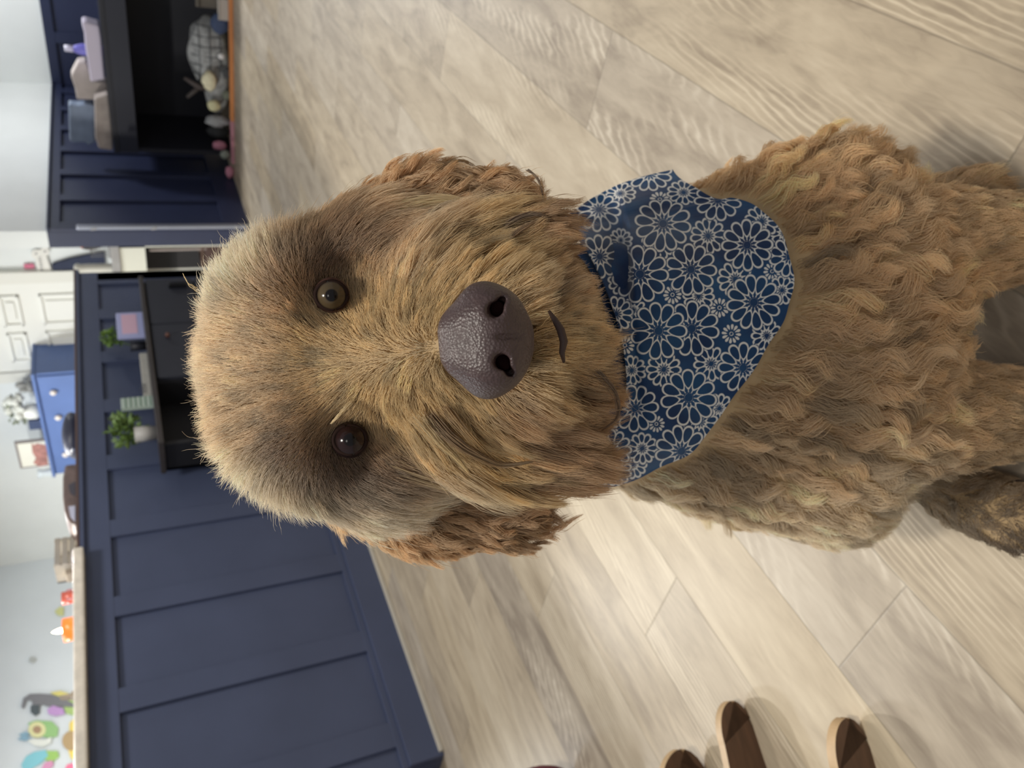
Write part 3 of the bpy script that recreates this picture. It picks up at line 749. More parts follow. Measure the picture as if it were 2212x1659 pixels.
# ---- nose
def nose_frame(dx, dy, dz):   # picture right, picture down (mm) and towards the camera, seen from the nose
    f = -(NOSEC-CAMP); f /= np.linalg.norm(f)
    ex = CD - f*(CD@f); ex /= np.linalg.norm(ex); ey = -(CR-f*(CR@f)); ey /= np.linalg.norm(ey); ey = np.cross(f, ex) if (np.cross(f, ex)@ey) > 0 else -np.cross(f, ex)
    return NOSEC + (ex*dx+ey*dy+f*dz)*.001
NF = nose_frame
mm = 1000*.366/1661   # mm per pixel at the nose
def npx(x, y, dz): return NF((x-1052)*mm, (y-733)*mm, dz)
def nose_sdf(P):
    d = sd_caps(P, npx(1062, 690, -3), .0165, npx(1066, 778, -3), .0165)
    d = smin(d, sd_caps(P, npx(1000, 715, -8), .0125, npx(1004, 762, -8), .0125), .010)
    d = smin(d, sd_caps(P, npx(1040, 650, -8), .0085, npx(1050, 822, -8), .0085), .008)
    d = smin(d, sd_caps(P, npx(1105, 725, -4), .010, npx(1105, 745, -4), .010), .008)
    for a, ra, b, rb in ((npx(1066, 672, 14), .0036, npx(1078, 668, 2), .0034), (npx(1080, 778, 14), .0036, npx(1090, 784, 2), .0036), (npx(1098, 800, 10), .0018, npx(1102, 806, 4), .0018), (npx(1082, 652, 11), .0016, npx(1085, 650, 4), .0016)):
        d = -smin(-d, sd_caps(P, a, ra, b, rb), .0025)
    d = -smin(-d, sd_caps(P, npx(1075, 728, 13.2), .0010, npx(1160, 724, 6.0), .0015), .0016)
    return d
v, f_ = surface_net(nose_sdf, NOSEC-.036, NOSEC+.036, .0009)
mn = mat('nose_leather', (68, 52, 51), 0.42, 0.15, 300, 0, 0, spec=.55)
nt = mn.node_tree; vo = nt.nodes.new('ShaderNodeTexVoronoi'); vo.inputs['Scale'].default_value = 750; tcn = nt.nodes.new('ShaderNodeTexCoord'); nt.links.new(tcn.outputs['Object'], vo.inputs[0])
bpn = nt.nodes.new('ShaderNodeBump'); bpn.inputs['Strength'].default_value = .55; bpn.inputs['Distance'].default_value = .0006; nt.links.new(vo.outputs['Distance'], bpn.inputs['Height']); nt.links.new(bpn.outputs[0], nt.nodes['Principled BSDF'].inputs['Normal'])
no = np_mesh('nose', v, f_, mn, dog)
for a_, b_ in ((npx(1070, 671, 7), npx(1078, 668, 1)), (npx(1084, 781, 7), npx(1090, 784, 1))):
    MB().tube([a_, b_], [.0040, .0040], 16).build('nostril', mat('nostril_dark', (24, 10, 10), .95, spec=.05), no, True)
no['label'] = 'dark purplish brown leathery nose'
# ---- eyes
def eye_mat(name, iris, rim):
    m = bpy.data.materials.new(name); m.use_nodes = True; nt = m.node_tree; N = nt.nodes; L = nt.links; b = N['Principled BSDF']
    b.inputs['Roughness'].default_value = .14; b.inputs['Specular IOR Level'].default_value = .32
    tc = N.new('ShaderNodeTexCoord'); ln = N.new('ShaderNodeVectorMath'); ln.operation = 'MULTIPLY'; ln.inputs[1].default_value = (1, 1, 0); L.new(tc.outputs['Object'], ln.inputs[0])
    l2 = N.new('ShaderNodeVectorMath'); l2.operation = 'LENGTH'; L.new(ln.outputs[0], l2.inputs[0])
    r = N.new('ShaderNodeValToRGB'); e = r.color_ramp.elements
    mp = N.new('ShaderNodeMapRange'); mp.inputs[1].default_value = 0; mp.inputs[2].default_value = 1; L.new(l2.outputs['Value'], mp.inputs[0]); L.new(mp.outputs[0], r.inputs[0])
    e[0].position = .0; e[0].color = (.004, .003, .003, 1); e[1].position = .95; e[1].color = lin(rim)+(1,)
    for p, c in ((.30, (.006, .004, .004, 1)), (.38, lin(iris)+(1,)), (.66, lin(iris)+(1,)), (.78, (.01, .006, .005, 1))):
        q = e.new(p); q.color = c
    L.new(r.outputs[0], b.inputs['Base Color'])
    return m
for (c, r), (ic, rc) in zip(EYES, (((78, 66, 48), (84, 60, 54)), ((38, 24, 24), (30, 20, 22)))):
    f = CAMP - c; f = f/np.linalg.norm(f)
    bm = bmesh.new(); bmesh.ops.create_uvsphere(bm, u_segments=48, v_segments=32, radius=1.0)
    for vv in bm.verts:
        q = math.hypot(vv.co.x, vv.co.y)
        if vv.co.z > 0 and q < .62: vv.co.z += .10*(1-(q/.62)**2)**1.0   # cornea
    me = bpy.data.meshes.new('eye'); bm.to_mesh(me); bm.free(); me.polygons.foreach_set('use_smooth', [True]*len(me.polygons))
    me.materials.append(eye_mat('eye_wet', ic, rc))
    o = bpy.data.objects.new('eye', me); COL.objects.link(o); o.parent = dog
    o.location = c; o.scale = (r, r, r); o.rotation_euler = Vector(f).to_track_quat('Z', 'Y').to_euler()
    # dark lid rim around the eye
    ex = CD-f*(CD@f); ex /= np.linalg.norm(ex); ey = np.cross(f, ex)
    pts = []; nk = 40
    for i in range(nk+1):
        a = 2*math.pi*i/nk; q = 1.0
        pts.append(c + f*r*.55 + ex*math.cos(a)*r*.84*q + ey*math.sin(a)*r*.74*q)
    lo = MB().tube(pts, .0013, 8).build('eyelid', mat('eyelid_skin', (40, 27, 23), .8, .1, 200, spec=.1), dog, True)
# ---- mouth line
mouth = [at(1186, 672, .414), at(1198, 690, .411), at(1211, 712, .409), at(1218, 738, .408), at(1214, 762, .410), at(1218, 782, .415)]
mo = MB().tube(mouth, [.0008, .0016, .0022, .0022, .0016, .0008], 10).build('lip', mat('lip_skin', (60, 42, 36), .6), dog, True)
mo['label'] = 'dark brown lip line under the nose'

# ---- single long locks that hang free of the coat
def lock(parent, pts, n, spread, rgb, tip, seed):
    rg = np.random.default_rng(seed); K = 14
    P_ = np.array([at(*p) for p in pts]); base = catmull(P_, np.linspace(0, 1, K))
    X = np.zeros((n, K, 3)); taper = (1-np.linspace(0, 1, K)*.85)
    X[:] = base[None]+(rg.normal(0, spread, (n, 1, 3))*taper[None, :, None])+rg.normal(0, .00015, (n, K, 3))
    hc = bpy.data.hair_curves.new('lock'); hc.add_curves([K]*n)
    hc.attributes['position'].data.foreach_set('vector', X.astype(np.float32).ravel())
    ra = hc.attributes.get('radius') or hc.attributes.new('radius', 'FLOAT', 'POINT')
    ra.data.foreach_set('value', np.tile(.0002*(1-np.linspace(0, 1, K)**3*.8), n).astype(np.float32))
    ta = hc.attributes.new('tone', 'FLOAT_COLOR', 'CURVE')
    cc = np.array(lin(rgb))[None]*(1+rg.normal(0, .15, (n, 1)))
    ta.data.foreach_set('color', np.concatenate([np.clip(cc, .01, .95), np.ones((n, 1))], 1).astype(np.float32).ravel())
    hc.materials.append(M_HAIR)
    o = bpy.data.objects.new('lock', hc); COL.objects.link(o); o.parent = parent; return o
DK, LT = (120, 92, 66), (224, 204, 160)
for i, (pts, n, sp, rgb) in enumerate((
  ([(1138, 367, .515), (1160, 385, .512), (1172, 420, .508), (1171, 458, .503)], 9, .0006, DK),
  ([(1075, 512, .462), (1105, 478, .458), (1150, 462, .458), (1185, 472, .462), (1212, 492, .470)], 40, .0012, DK),
  ([(1085, 530, .455), (1120, 500, .452), (1160, 478, .456), (1190, 486, .462)], 26, .0012, (150, 120, 86)),
  ([(930, 900, .432), (975, 948, .428), (1030, 985, .430), (1085, 1005, .436), (1150, 998, .444)], 60, .0018, (150, 120, 80)),
  ([(915, 905, .430), (950, 950, .430), (985, 985, .436), (1012, 1020, .445)], 60, .0020, LT),
  ([(960, 880, .424), (1010, 940, .424), (1060, 990, .436), (1100, 1030, .448)], 40, .0018, (190, 160, 112)),
  ([(820, 470, .478), (900, 440, .478), (980, 432, .480), (1040, 450, .486)], 60, .0025, LT),
  ([(900, 560, .452), (960, 500, .452), (1040, 480, .456), (1110, 500, .466)], 60, .0022, (170, 140, 96)),
  ([(860, 600, .452), (930, 540, .448), (1000, 525, .450), (1050, 545, .456)], 50, .0022, (176, 146, 100)),
  ([(760, 868, .450), (735, 895, .450), (715, 915, .452)], 26, .0010, LT),
  ([(430, 625, .515), (408, 612, .512), (395, 590, .510)], 3, .0012, LT),
  ([(1000, 640, .430), (1040, 580, .432), (1100, 560, .440), (1140, 580, .448)], 40, .0018, (200, 176, 132)),
  ([(1290, 800, .455), (1330, 850, .462), (1335, 900, .470), (1300, 930, .475)], 20, .0012, DK),
  ([(860, 1010, .470), (950, 1040, .470), (1050, 1060, .476), (1150, 1070, .482)], 50, .0025, (190, 168, 128)),
  )): lock(body, pts, n, sp, rgb, 0, 40+i)
put(dog)

# ================================================================== things in the room
def q4(pts): return [Vector(p) for p in pts]
def xz_outline(pts, Y): return [tuple(onY(x, y, Y)) for x, y in pts]
def yz_outline(pts, X): return [tuple(onX(x, y, X)) for x, y in pts]
def ell(cx, cy, rx, ry, n=20, a0=0): return [(cx+rx*math.cos(2*math.pi*i/n+a0), cy+ry*math.sin(2*math.pi*i/n+a0)) for i in range(n)]
def leafy(mb, c, r, n, size, seed, zs=1.0):
    rg = random.Random(seed)
    for i in range(n):
        d = Vector((rg.gauss(0, 1), rg.gauss(0, 1), rg.gauss(0, 1))).normalized()*rg.uniform(.35, 1)
        p = Vector(c)+Vector((d.x*r[0], d.y*r[1], d.z*r[2]))
        t = (d+Vector((rg.gauss(0, .5), rg.gauss(0, .5), rg.gauss(0.3, .5)))).normalized(); s_ = size*rg.uniform(.6, 1.2)
        b = t.cross(Vector((rg.gauss(0, 1), rg.gauss(0, 1), rg.gauss(0, 1)))).normalized()*s_*.42; nn = t.cross(b).normalized()*s_*.12
        vs = [mb.bm.verts.new(p), mb.bm.verts.new(p+t*s_*.45+b+nn), mb.bm.verts.new(p+t*s_), mb.bm.verts.new(p+t*s_*.45-b+nn), mb.bm.verts.new(p+t*s_*.5-nn*.5)]
        for a_, b_ in ((0, 1), (1, 2), (2, 3), (3, 0)): mb.bm.faces.new((vs[a_], vs[b_], vs[4]))
    return mb

# ---- sideboard in front of the bar
SY = 2.36; sx1 = float(onY(301, 603, SY)[0]); sx0 = float(onY(343, 955, SY)[0]); ST = .755
M_CHAR = mat('charcoal_lacquer', (46, 49, 60), .45, .06, 8); M_CHAR2 = mat('charcoal_top', (62, 58, 58), .4, .15, 12); M_BLK = mat('black_inside', (20, 21, 27), .6)
sb = empty('sideboard', ((sx0+sx1)/2, SY+.12, 0), 'low dark charcoal sideboard standing against the navy bar, half hidden by the dog', 'sideboard')
xm = float(onY(330, 818, SY)[0]); xd = float(onY(340, 700, SY)[0])
m = MB(); m.box((sx0, SY+.02, .06), (sx0+.02, PY-.03, ST-.02)); m.box((sx1-.02, SY+.02, .06), (sx1, PY-.03, ST-.02)); m.box((xm-.01, SY+.02, .06), (xm+.01, PY-.03, ST-.02))
m.box((sx0, PY-.045, .06), (sx1, PY-.03, ST-.02)); m.box((sx0, SY+.02, .06), (sx1, PY-.03, .08)); m.box((sx0+.01, SY+.03, .36), (xm, PY-.03, .38))
m.build('carcass', M_BLK, sb)
MB().box((sx0-.015, SY-.01, ST-.022), (sx1+.015, PY-.03, ST), .003).build('top', M_CHAR2, sb)
for k in range(2):
    a, b = (xm+.004, xd-.004) if k == 0 else (xd+.004, sx1-.004)
    for z0, z1 in ((.50, ST-.03), (.08, .49)):
        nm = 'drawer' if z0 > .4 else 'door'
        d_ = MB().box((a, SY, z0), (b, SY+.02, z1), .003).build(nm, M_CHAR, sb)
        if nm == 'drawer' and k == 1:
            hx = (a+b)/2+.12
            MB().box((hx-.012, SY-.022, .53), (hx+.012, SY-.002, .62), .004).build('handle', mat('black_handle', (14, 15, 20), .3), d_)
        elif nm == 'drawer':
            MB().blob(((a+b)/2+.1, SY-.012, .66), (.011, .014, .011), 2).build('knob', mat('copper_knob', (96, 62, 52), .4), d_, True)
for lx in (sx0+.04, sx1-.04):
    for ly in (SY+.05, PY-.07):
        MB().box((lx-.02, ly-.02, 0), (lx+.02, ly+.02, .062)).build('leg', M_BLK, sb)
for o in [c for c in COL.objects if c.parent and c.parent.parent is sb]: o.matrix_parent_inverse = Matrix.Identity(4)
put(sb)
def sideboard_spot(x, y_im, yy): # a spot on the sideboard top seen at picture row y_im
    return onY(x, y_im, yy)
# picture frame (lilac with pink centre)
fy = SY+.05
pl, pr = onY(315, 727, fy)[0], onY(310, 676, fy)[0]
zt_ = onY(250, 678, fy)[2]
pf = empty('picture_frame', ((pl+pr)/2, fy, ST), 'small square frame, periwinkle border around a plain pink centre, on the sideboard', 'picture frame')
MB().box((pl, fy-.008, ST), (pr, fy+.012, zt_), .004).build('frame', mat('periwinkle', (176, 182, 226), .5), pf)
MB().box((pl+.022, fy-.0095, ST+.03), (pr-.02, fy-.007, zt_-.022)).build('picture', mat('pink_card', (220, 184, 206), .7), pf)
put(pf)
# plants
def potted(name_label, cx, ybase, rpot, hpot, cpx, rpx, potmat, leafcol, n, seed, yy):
    w0 = onY(330, ybase, yy); e = empty('potted_plant', (w0[0], yy, ST), name_label, 'plant')
    MB().lathe([(0, 0), (rpot*.8, 0), (rpot, hpot), (rpot*.85, hpot), (rpot*.8, hpot-.012), (0, hpot-.012)], (w0[0], yy, ST)).build('pot', potmat, e, True)
    c = onY(cpx[0], cpx[1], yy); rr = rpx*yy/FPX*1.5
    mb = MB(); leafy(mb, c, (rr*1.05, rr*.7, rr*1.0), n, rr*.5, seed)
    mb.build('foliage', leafcol, e)
    st = MB()
    rg = random.Random(seed)
    for i in range(7): st.tube([(w0[0], yy, ST+hpot-.014), ((w0[0]+c[0])/2+rg.uniform(-.01, .01), yy+rg.uniform(-.01, .01), (ST+hpot+c[2])/2), (c[0]+rg.uniform(-1, 1)*rr*.6, yy+rg.uniform(-1, 1)*rr*.4, c[2]+rg.uniform(-.3, .5)*rr)], .0015, 5)
    st.build('stem', mat('stem_green', (70, 92, 48), .7), e)
    put(e); return e
M_LEAF = mat('leaf_green', (98, 124, 62), .55, .25, 60); M_LEAF2 = mat('leaf_bright', (110, 142, 60), .55, .25, 60)
potted('bushy green plant in a short white pot at the left end of the sideboard', 0, 935, .036, .085, (272, 928), 32, mat('pot_white', (176, 174, 170), .5), M_LEAF, 150, 5, SY+.07)
potted('light green plant in a dark pot, peeking out behind the pink and lilac frame', 0, 745, .026, .07, (243, 728), 22, mat('pot_dark', (40, 42, 50), .5), M_LEAF2, 110, 9, SY+.125)
# wooden word sign lying on its long edge
a_, b_ = onY(330, 868, SY+.06), onY(320, 765, SY+.06); zt_ = onY(301, 770, SY+.06)[2]
ws = empty('word_sign', ((a_[0]+b_[0])/2, SY+.06, ST), 'long narrow whitewashed wooden block sign with small grey letters on the sideboard', 'sign')
MB().box((a_[0], SY+.05, ST), (b_[0], SY+.075, zt_), .004).build('block', mat('whitewashed', (176, 174, 166), .7, .08, 30), ws)
m = MB()
lx = a_[0]+(b_[0]-a_[0])*.16
for i, hgt in enumerate((.026, .018, .030, .020, .022)):
    x0 = lx+i*.014
    m.box((x0, SY+.0485, ST+.018), (x0+.003, SY+.0505, ST+.018+hgt)); m.box((x0, SY+.0485, ST+.018+hgt*.45), (x0+.009, SY+.0505, ST+.021+hgt*.45))
m.build('lettering', mat('grey_ink', (96, 98, 100), .6), ws); put(ws)
# little box of patterned card
a_ = onY(332, 893, SY+.05); b_ = onY(330, 874, SY+.05); zt_ = onY(263, 885, SY+.05)[2]
bk = empty('candle_box', ((a_[0]+b_[0])/2, SY+.05, ST), 'thin upright white and green patterned carton beside the bushy plant', 'box')
MB().box((a_[0]-.000, SY+.004, ST), (b_[0]+.008, SY+.022, zt_), .002).build('carton', mat('mint_card', (170, 186, 178), .6), bk)
m = MB()
for i in range(6): m.box((a_[0]+.001, SY+.0028, ST+.008+i*(zt_-ST-.01)/6), (b_[0]+.006, SY+.0045, ST+.013+i*(zt_-ST-.01)/6))
m.build('print', mat('green_print', (98, 128, 110), .6), bk); put(bk)

# ---- beyond the passage: white base cabinet with a niche and stone top
CX0 = 5.17
yl, yr = 2.93, 3.55
kc = empty('kitchen_cabinet', (CX0+.3, 3.2, 0), 'white floor cabinet with an open dark niche, seen through the gap right of the bar', 'cabinet')
M_CAB = mat('cabinet_white', (214, 214, 200), .4)
zc0, zc1 = float(onX(503, 545, CX0)[2]), float(onX(314, 545, CX0)[2]); zt0 = float(onX(258, 545, CX0)[2])
yn0 = float(onX(400, 526, CX0)[1])
m = MB(); m.box((CX0, yl, 0), (CX0+.02, yn0, zt0)); m.box((CX0, yn0, 0), (CX0+.02, yr+.4, zc0)); m.box((CX0, yn0, zc1), (CX0+.02, yr+.4, zt0))
m.box((CX0, yl, 0), (XB-.01, yl+.02, zt0)); m.box((XB-.03, yl, 0), (XB-.01, yr+.4, zt0)); m.box((CX0+.02, yr+.38, 0), (XB-.01, yr+.4, zt0)); m.box((CX0+.02, yl, zc0-.02), (XB-.03, yr+.38, zc0)); m.box((CX0+.02, yl+.02, zt0-.02), (XB-.03, yr+.38, zt0))
m.build('body', M_CAB, kc)
MND = mat('niche_shade', (44, 42, 44), .7)  # dark liner added over the white interior, painting in the niche's shade
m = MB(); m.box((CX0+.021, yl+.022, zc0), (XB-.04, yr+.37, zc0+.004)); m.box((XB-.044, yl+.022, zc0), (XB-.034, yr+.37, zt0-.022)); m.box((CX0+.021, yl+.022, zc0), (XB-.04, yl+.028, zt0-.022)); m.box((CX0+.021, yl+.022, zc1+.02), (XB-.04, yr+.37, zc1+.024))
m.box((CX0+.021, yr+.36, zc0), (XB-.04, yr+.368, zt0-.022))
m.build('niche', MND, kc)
put(kc)
tag(MB().box((CX0-.02, yl-.02, zt0), (XB-.002, yr+.42, zt0+.055), .004).build('countertop', mat('grey_stone', (150, 148, 146), .4, .08, 20)), 'grey countertop on the white cabinet beyond the gap', 'countertop')
KT = zt0+.055
yb_ = float(onX(450, 545, CX0)[1])
sk = empty('basket', (CX0+.14, yb_+.02, zc0+.004), 'dark brown basket pushed inside the niche of the white cabinet', 'basket')
MB().box((CX0+.05, yb_-.05, zc0+.004), (CX0+.26, yb_+.15, zc0+.20), .03).build('body', mat('brown_wicker', (74, 54, 48), .8, .3, 50, .5, 120), sk)
MB().tube([(CX0+.05, yb_-.05, zc0+.2), (CX0+.26, yb_-.05, zc0+.205), (CX0+.26, yb_+.15, zc0+.2), (CX0+.05, yb_+.15, zc0+.205), (CX0+.05, yb_-.05, zc0+.2)], .008, 8).build('rim', mat('brown_rim', (96, 74, 62), .8), sk)
put(sk)
yb2 = float(onX(345, 548, CX0)[1])
tag(MB().tube([(CX0+.06, yb2, zc0+.004), (CX0+.06, yb2+.004, zc1-.03)], .009, 10).build('paper_roll', mat('pale_tube', (168, 156, 150), .6)), 'slim pale upright tube standing inside the niche beside the basket', 'tube')
# things on that counter
def on_counter(x, y): p = onX(x, y, CX0+.1); return p
p0 = onX(165, 525, CX0+.12)
c_ = empty('dish_rack', (CX0+.16, float(p0[1]), KT), 'jumble of grey dishes in a rack on the grey countertop', 'dish rack')
m = MB(); yk = float(onX(210, 522, CX0+.12)[1])
m.box((CX0+.06, yk-.10, KT), (CX0+.26, yk+.10, KT+.012), .003)
for i in range(9): m.tube([(CX0+.07, yk-.09+i*.022, KT+.01), (CX0+.07, yk-.09+i*.022, KT+.12), (CX0+.24, yk-.09+i*.022, KT+.12)], .003, 5)
m.build('rack', mat('rack_grey', (120, 118, 116), .4), c_)
for i in range(4): MB().lathe([(0, 0), (.06, .004), (.085, .02), (.08, .022), (0, .008)], (0, 0, 0)).build('plate', mat('plate_grey', (150, 146, 142), .4), c_, True).matrix_local = Matrix.Translation((0, yk-float(p0[1])-.07+i*.042, .10)) @ Matrix.Rotation(math.radians(80), 4, 'X')
for o in list(COL.objects):
    if o.parent is c_ and o.name.startswith('rack'): o.matrix_parent_inverse = Matrix.Translation(Vector(c_.location)).inverted()
pa, pb = onX(162, 516, CX0+.04), onX(178, 533, CX0+.04)
tag(MB().tube([pa, (np.array(pa)+pb)/2+np.array([-.004, 0, .003]), pb], [.010, .017, .012], 10).build('bottle_brush', mat('orange_plastic', (226, 128, 78), .5), None, True), 'small bright orange utensil leaning on the dish rack', 'utensil')
# dark cloth on the wall, white bottle
cl = yz_outline([(112, 572), (150, 560), (205, 549), (226, 546), (228, 600), (150, 600), (116, 590)], XB-.03)
tag(MB().prism(cl, (1, 0, 0), .02).build('dish_towel', mat('navy_cloth', (52, 58, 78), .9, .1, 30)), 'dark navy cloth hanging at a slant on the wall above the grey countertop', 'cloth')
bt = onX(234, 580, CX0+.10)
wb = MB().lathe([(0, 0), (.034, 0), (.036, .01), (.036, .16), (.034, .19), (.042, .215), (.030, .235), (.012, .24), (0, .24)], (bt[0], bt[1], KT)).build('soap_bottle', mat('white_plastic', (218, 216, 204), .4), None, True)
tag(wb, 'slender white bottle on the grey countertop next to the end of the navy bar', 'bottle')
# bone sign with lettering on the wall, pink note, red tag
XS = XB-.012
bm_ = MB()
bone = []
ctr = [(79, 545), (95, 543), (112, 603), (95, 606)]
pts = []
def arc(cx, cy, r, a0, a1, n=9): return [(cx+r*math.cos(math.radians(a0+(a1-a0)*i/n)), cy+r*math.sin(math.radians(a0+(a1-a0)*i/n))) for i in range(n+1)]
outl = arc(97, 544, 9.5, -150, 70) + arc(111, 598, 9.5, -80, 120) + arc(92, 602, 9.5, 40, 215) + arc(77, 549, 9.5, 100, 300)
sg = empty('bone_sign', tuple(onX(95, 572, XS)), 'white dog bone shaped sign with small grey letters hanging beside the white door', 'sign')
MB().prism(yz_outline(outl, XS-.012), (1, 0, 0), .012).build('board', mat('sign_white', (226, 224, 216), .5), sg)
m = MB()
for i in range(8):
    x_c, y_c = 85.0+i*.95, 556+i*4.6
    m.prism(yz_outline([(x_c-3, y_c), (x_c+4, y_c-.8), (x_c+4, y_c+.5), (x_c-3, y_c+1.3)], XS-.0145), (1, 0, 0), .003)
    if i % 2: m.prism(yz_outline([(x_c-1, y_c+1), (x_c+.6, y_c+.8), (x_c+1, y_c+3.4), (x_c-.6, y_c+3.6)], XS-.0145), (1, 0, 0), .003)
m.build('lettering', mat('sign_grey', (150, 148, 146), .6), sg)
for cx, cy in ((97, 543), (78, 548), (111, 600), (92, 604)): MB().prism(yz_outline(ell(cx, cy, 2.6, 2.6, 10), XS-.0145), (1, 0, 0), .003).build('paw_dot', bpy.data.materials['sign_grey'], sg); put(sg)
tag(MB().prism(yz_outline([(-14, 507), (0, 506), (15, 511), (41, 506), (49, 520), (30, 527), (-10, 536)], XS-.004), (1, 0, 0), .004).build('paper_note', mat('pink_paper', (238, 130, 188), .7)), 'hot pink paper shape stuck high on the white wall beyond the gap', 'paper')
tag(MB().prism(yz_outline([(51, 571), (73, 570), (75, 580), (53, 581)], XS-.004), (1, 0, 0), .004).build('paper_note', mat('rose_paper', (202, 110, 136), .7)), 'small dusty red rectangle stuck on the wall above the bone sign', 'paper')

# ---- silver gate rail on the end of the wainscot wall
ry = YW-.04
ga = onY(165, 490, ry); gb = onY(536, 487, ry)
gr = empty('gate_rail', (ga[0], ry, 0), 'slim silver metal upright fixed to the end of the navy wainscot wall', 'rail')
MB().box((ga[0]-.022, ry-.012, .03), (ga[0]+.014, ry+.012, ga[2]), .006).build('post', mat('brushed_silver', (158, 162, 174), .35, metal=.6), gr)
for zz in (ga[2]-.1, .62, .10): MB().tube([(ga[0]-.02, ry-.005, zz), (ga[0]-.05, ry-.01, zz-.01), (ga[0]-.055, ry-.01, zz+.02)], .006, 8).build('hook', mat('hook_grey', (176, 176, 178), .4), gr)
put(gr)

# ---- blue dresser against the back wall and what stands on it
XD = XB-.40
dz0 = float(onX(72, 808, XD)[2]); dy0 = float(onX(75, 810, XD)[1]); dy1 = float(onX(108, 1028, XD)[1]); DZ = float(onX(90, 920, XD)[2])
M_BLUE = mat('blue_paint', (88, 112, 164), .45, .06, 6); M_KNOB = mat('pale_knob', (216, 208, 200), .3)
dr_ = empty('dresser', (XD+.2, (dy0+dy1)/2, 0), 'tall bright blue dresser with pale round knobs against the far kitchen wall', 'dresser')
MB().box((XD+.012, dy0, 0), (XB-.01, dy1, DZ-.02), .004).build('carcass', M_BLUE, dr_)
MB().box((XD-.01, dy0-.012, DZ-.022), (XB-.008, dy1+.012, DZ), .004).build('top', M_BLUE, dr_)
ym = (dy0+dy1)/2
for r_i in range(5):
    z1 = DZ-.035-r_i*.27; z0 = z1-.25
    d_ = MB().box((XD-.004, dy0+.02, z0), (XD+.014, dy1-.02, z1), .004).build('drawer', M_BLUE, dr_)
    for fr in (.16, .40, .78):
        yk_ = dy0+(dy1-dy0)*fr
        kb = MB().blob((XD-.018, yk_, z0+.165), (.02, .024, .024), 2).build('knob', M_KNOB, d_, True)
put(dr_)
XO = XD+.10
def ystand(x, y): return float(onX(x, y, XO)[1])
# framed photo
fp = empty('photo_frame', (XO, ystand(60, 985), DZ), 'dark rimmed photo frame with a faded reddish picture on the blue dresser', 'picture frame')
ya, yb3 = ystand(70, 952), ystand(70, 1010); zt_ = float(onX(36, 980, XO)[2])
MB().box((XO, ya, DZ), (XO+.02, yb3, zt_), .004).build('frame', mat('frame_taupe', (132, 124, 120), .5), fp)
MB().box((XO-.003, ya+.018, DZ+.015), (XO+.002, yb3-.018, zt_-.018)).build('mat_board', mat('mat_cream', (224, 222, 208), .6), fp)
MB().prism(yz_outline([(68, 957), (73, 962), (80, 958), (100, 962), (104, 1004), (84, 1008), (72, 1000), (78, 990), (70, 978)], XO-.006), (1, 0, 0), .004).build('print', mat('faded_red', (172, 122, 112), .7, .3, 25), fp)
put(fp)
yy_ = ystand(70, 915)
tag(MB().box((XO-.02, ystand(74, 906), DZ), (XO+.05, ystand(74, 925), float(onX(62, 915, XO)[2])), .006).build('jar', mat('navy_tin', (58, 70, 100), .4)), 'small navy tin between the framed photo and the white flowers on the dresser', 'tin')
fv = empty('flower_vase', (XO, ystand(70, 880), DZ), 'white ceramic vase with white and grey green blooms on the blue dresser', 'vase')
MB().lathe([(0, 0), (.045, 0), (.062, .03), (.06, .08), (.04, .12), (.045, .14), (.036, .138), (0, .12)], (XO, ystand(74, 888), DZ)).build('vase', mat('vase_white', (222, 222, 214), .35), fv, True)
m = MB()
for i in range(9): m.blob((XO+random.uniform(-.05, .05), ystand(60, 873)+random.uniform(-.09, .09), DZ+.16+random.uniform(-.05, .05)), (.035, .035, .03), 2, .4, 3, i)
m.build('bloom', mat('bloom_white', (206, 208, 200), .8, .2, 30), fv)
m = MB(); leafy(m, (XO, ystand(56, 888), DZ+.16), (.05, .14, .06), 60, .045, 3); m.build('leaves', mat('sage_leaf', (132, 140, 120), .7, .2, 40), fv)
put(fv)
yq = ystand(62, 835)
fg = MB(); fg.blob((XO, yq, DZ+.03), (.045, .05, .03), 3, .15, 2, 4); fg.blob((XO, yq-.02, DZ+.085), (.022, .026, .04), 3, .1, 2, 5); fg.blob((XO, yq+.03, DZ+.075), (.016, .02, .035), 3, .1, 2, 6)
tag(fg.build('figurine', mat('pewter', (128, 128, 124), .5), None, True), 'small grey figurine at the door side end of the blue dresser', 'figurine')
yg = ystand(96, 1022)
tag(MB().lathe([(0, 0), (.034, 0), (.038, .02), (.028, .07), (.040, .11), (.036, .11), (.024, .07), (0, .015)], (XO, yg, DZ)).build('glass_jar', mat('pale_glass', (206, 214, 216), .15), None, True), 'pale glass jar at the far left end of the dresser beside the framed photo', 'jar')

# ---- things on the bar top
BT = 1.0725
# dark bowl and brown bag behind the edge
pb0 = onY(165, 940, PY+.22)
bw = empty('dark_pouch', (pb0[0], PY+.22, BT), 'rounded dark grey pouch with a shiny stud on the bar top below the blue dresser', 'pouch')
hz = float(onY(136, 935, PY+.22)[2])-BT; hw_ = abs(onY(150, 902, PY+.22)[0]-onY(150, 978, PY+.22)[0])/2
m = MB(); m.blob((pb0[0], PY+.22, BT+hz*.45), (hw_, .10, hz*.60), 4, .05, 2, 1)
for v in m.bm.verts: v.co.z = max(v.co.z, BT)
m.build('shell', mat('shell_grey', (62, 64, 78), .4, .1, 10), bw, True)
ps = onY(157, 972, PY+.12); MB().blob(ps, (.008, .008, .008), 2).build('stud', mat('steel_stud', (220, 220, 225), .15, metal=.9), bw, True)
put(bw)
bx0, bx1 = float(onY(160, 1133, PY+.2)[0]), float(onY(160, 1000, PY+.2)[0]); bh = float(onY(134, 1040, PY+.2)[2])-BT
bg = empty('brown_bag', ((bx0+bx1)/2, PY+.2, BT), 'rounded brown bag with a white patch at one end, lying on the bar top', 'bag')
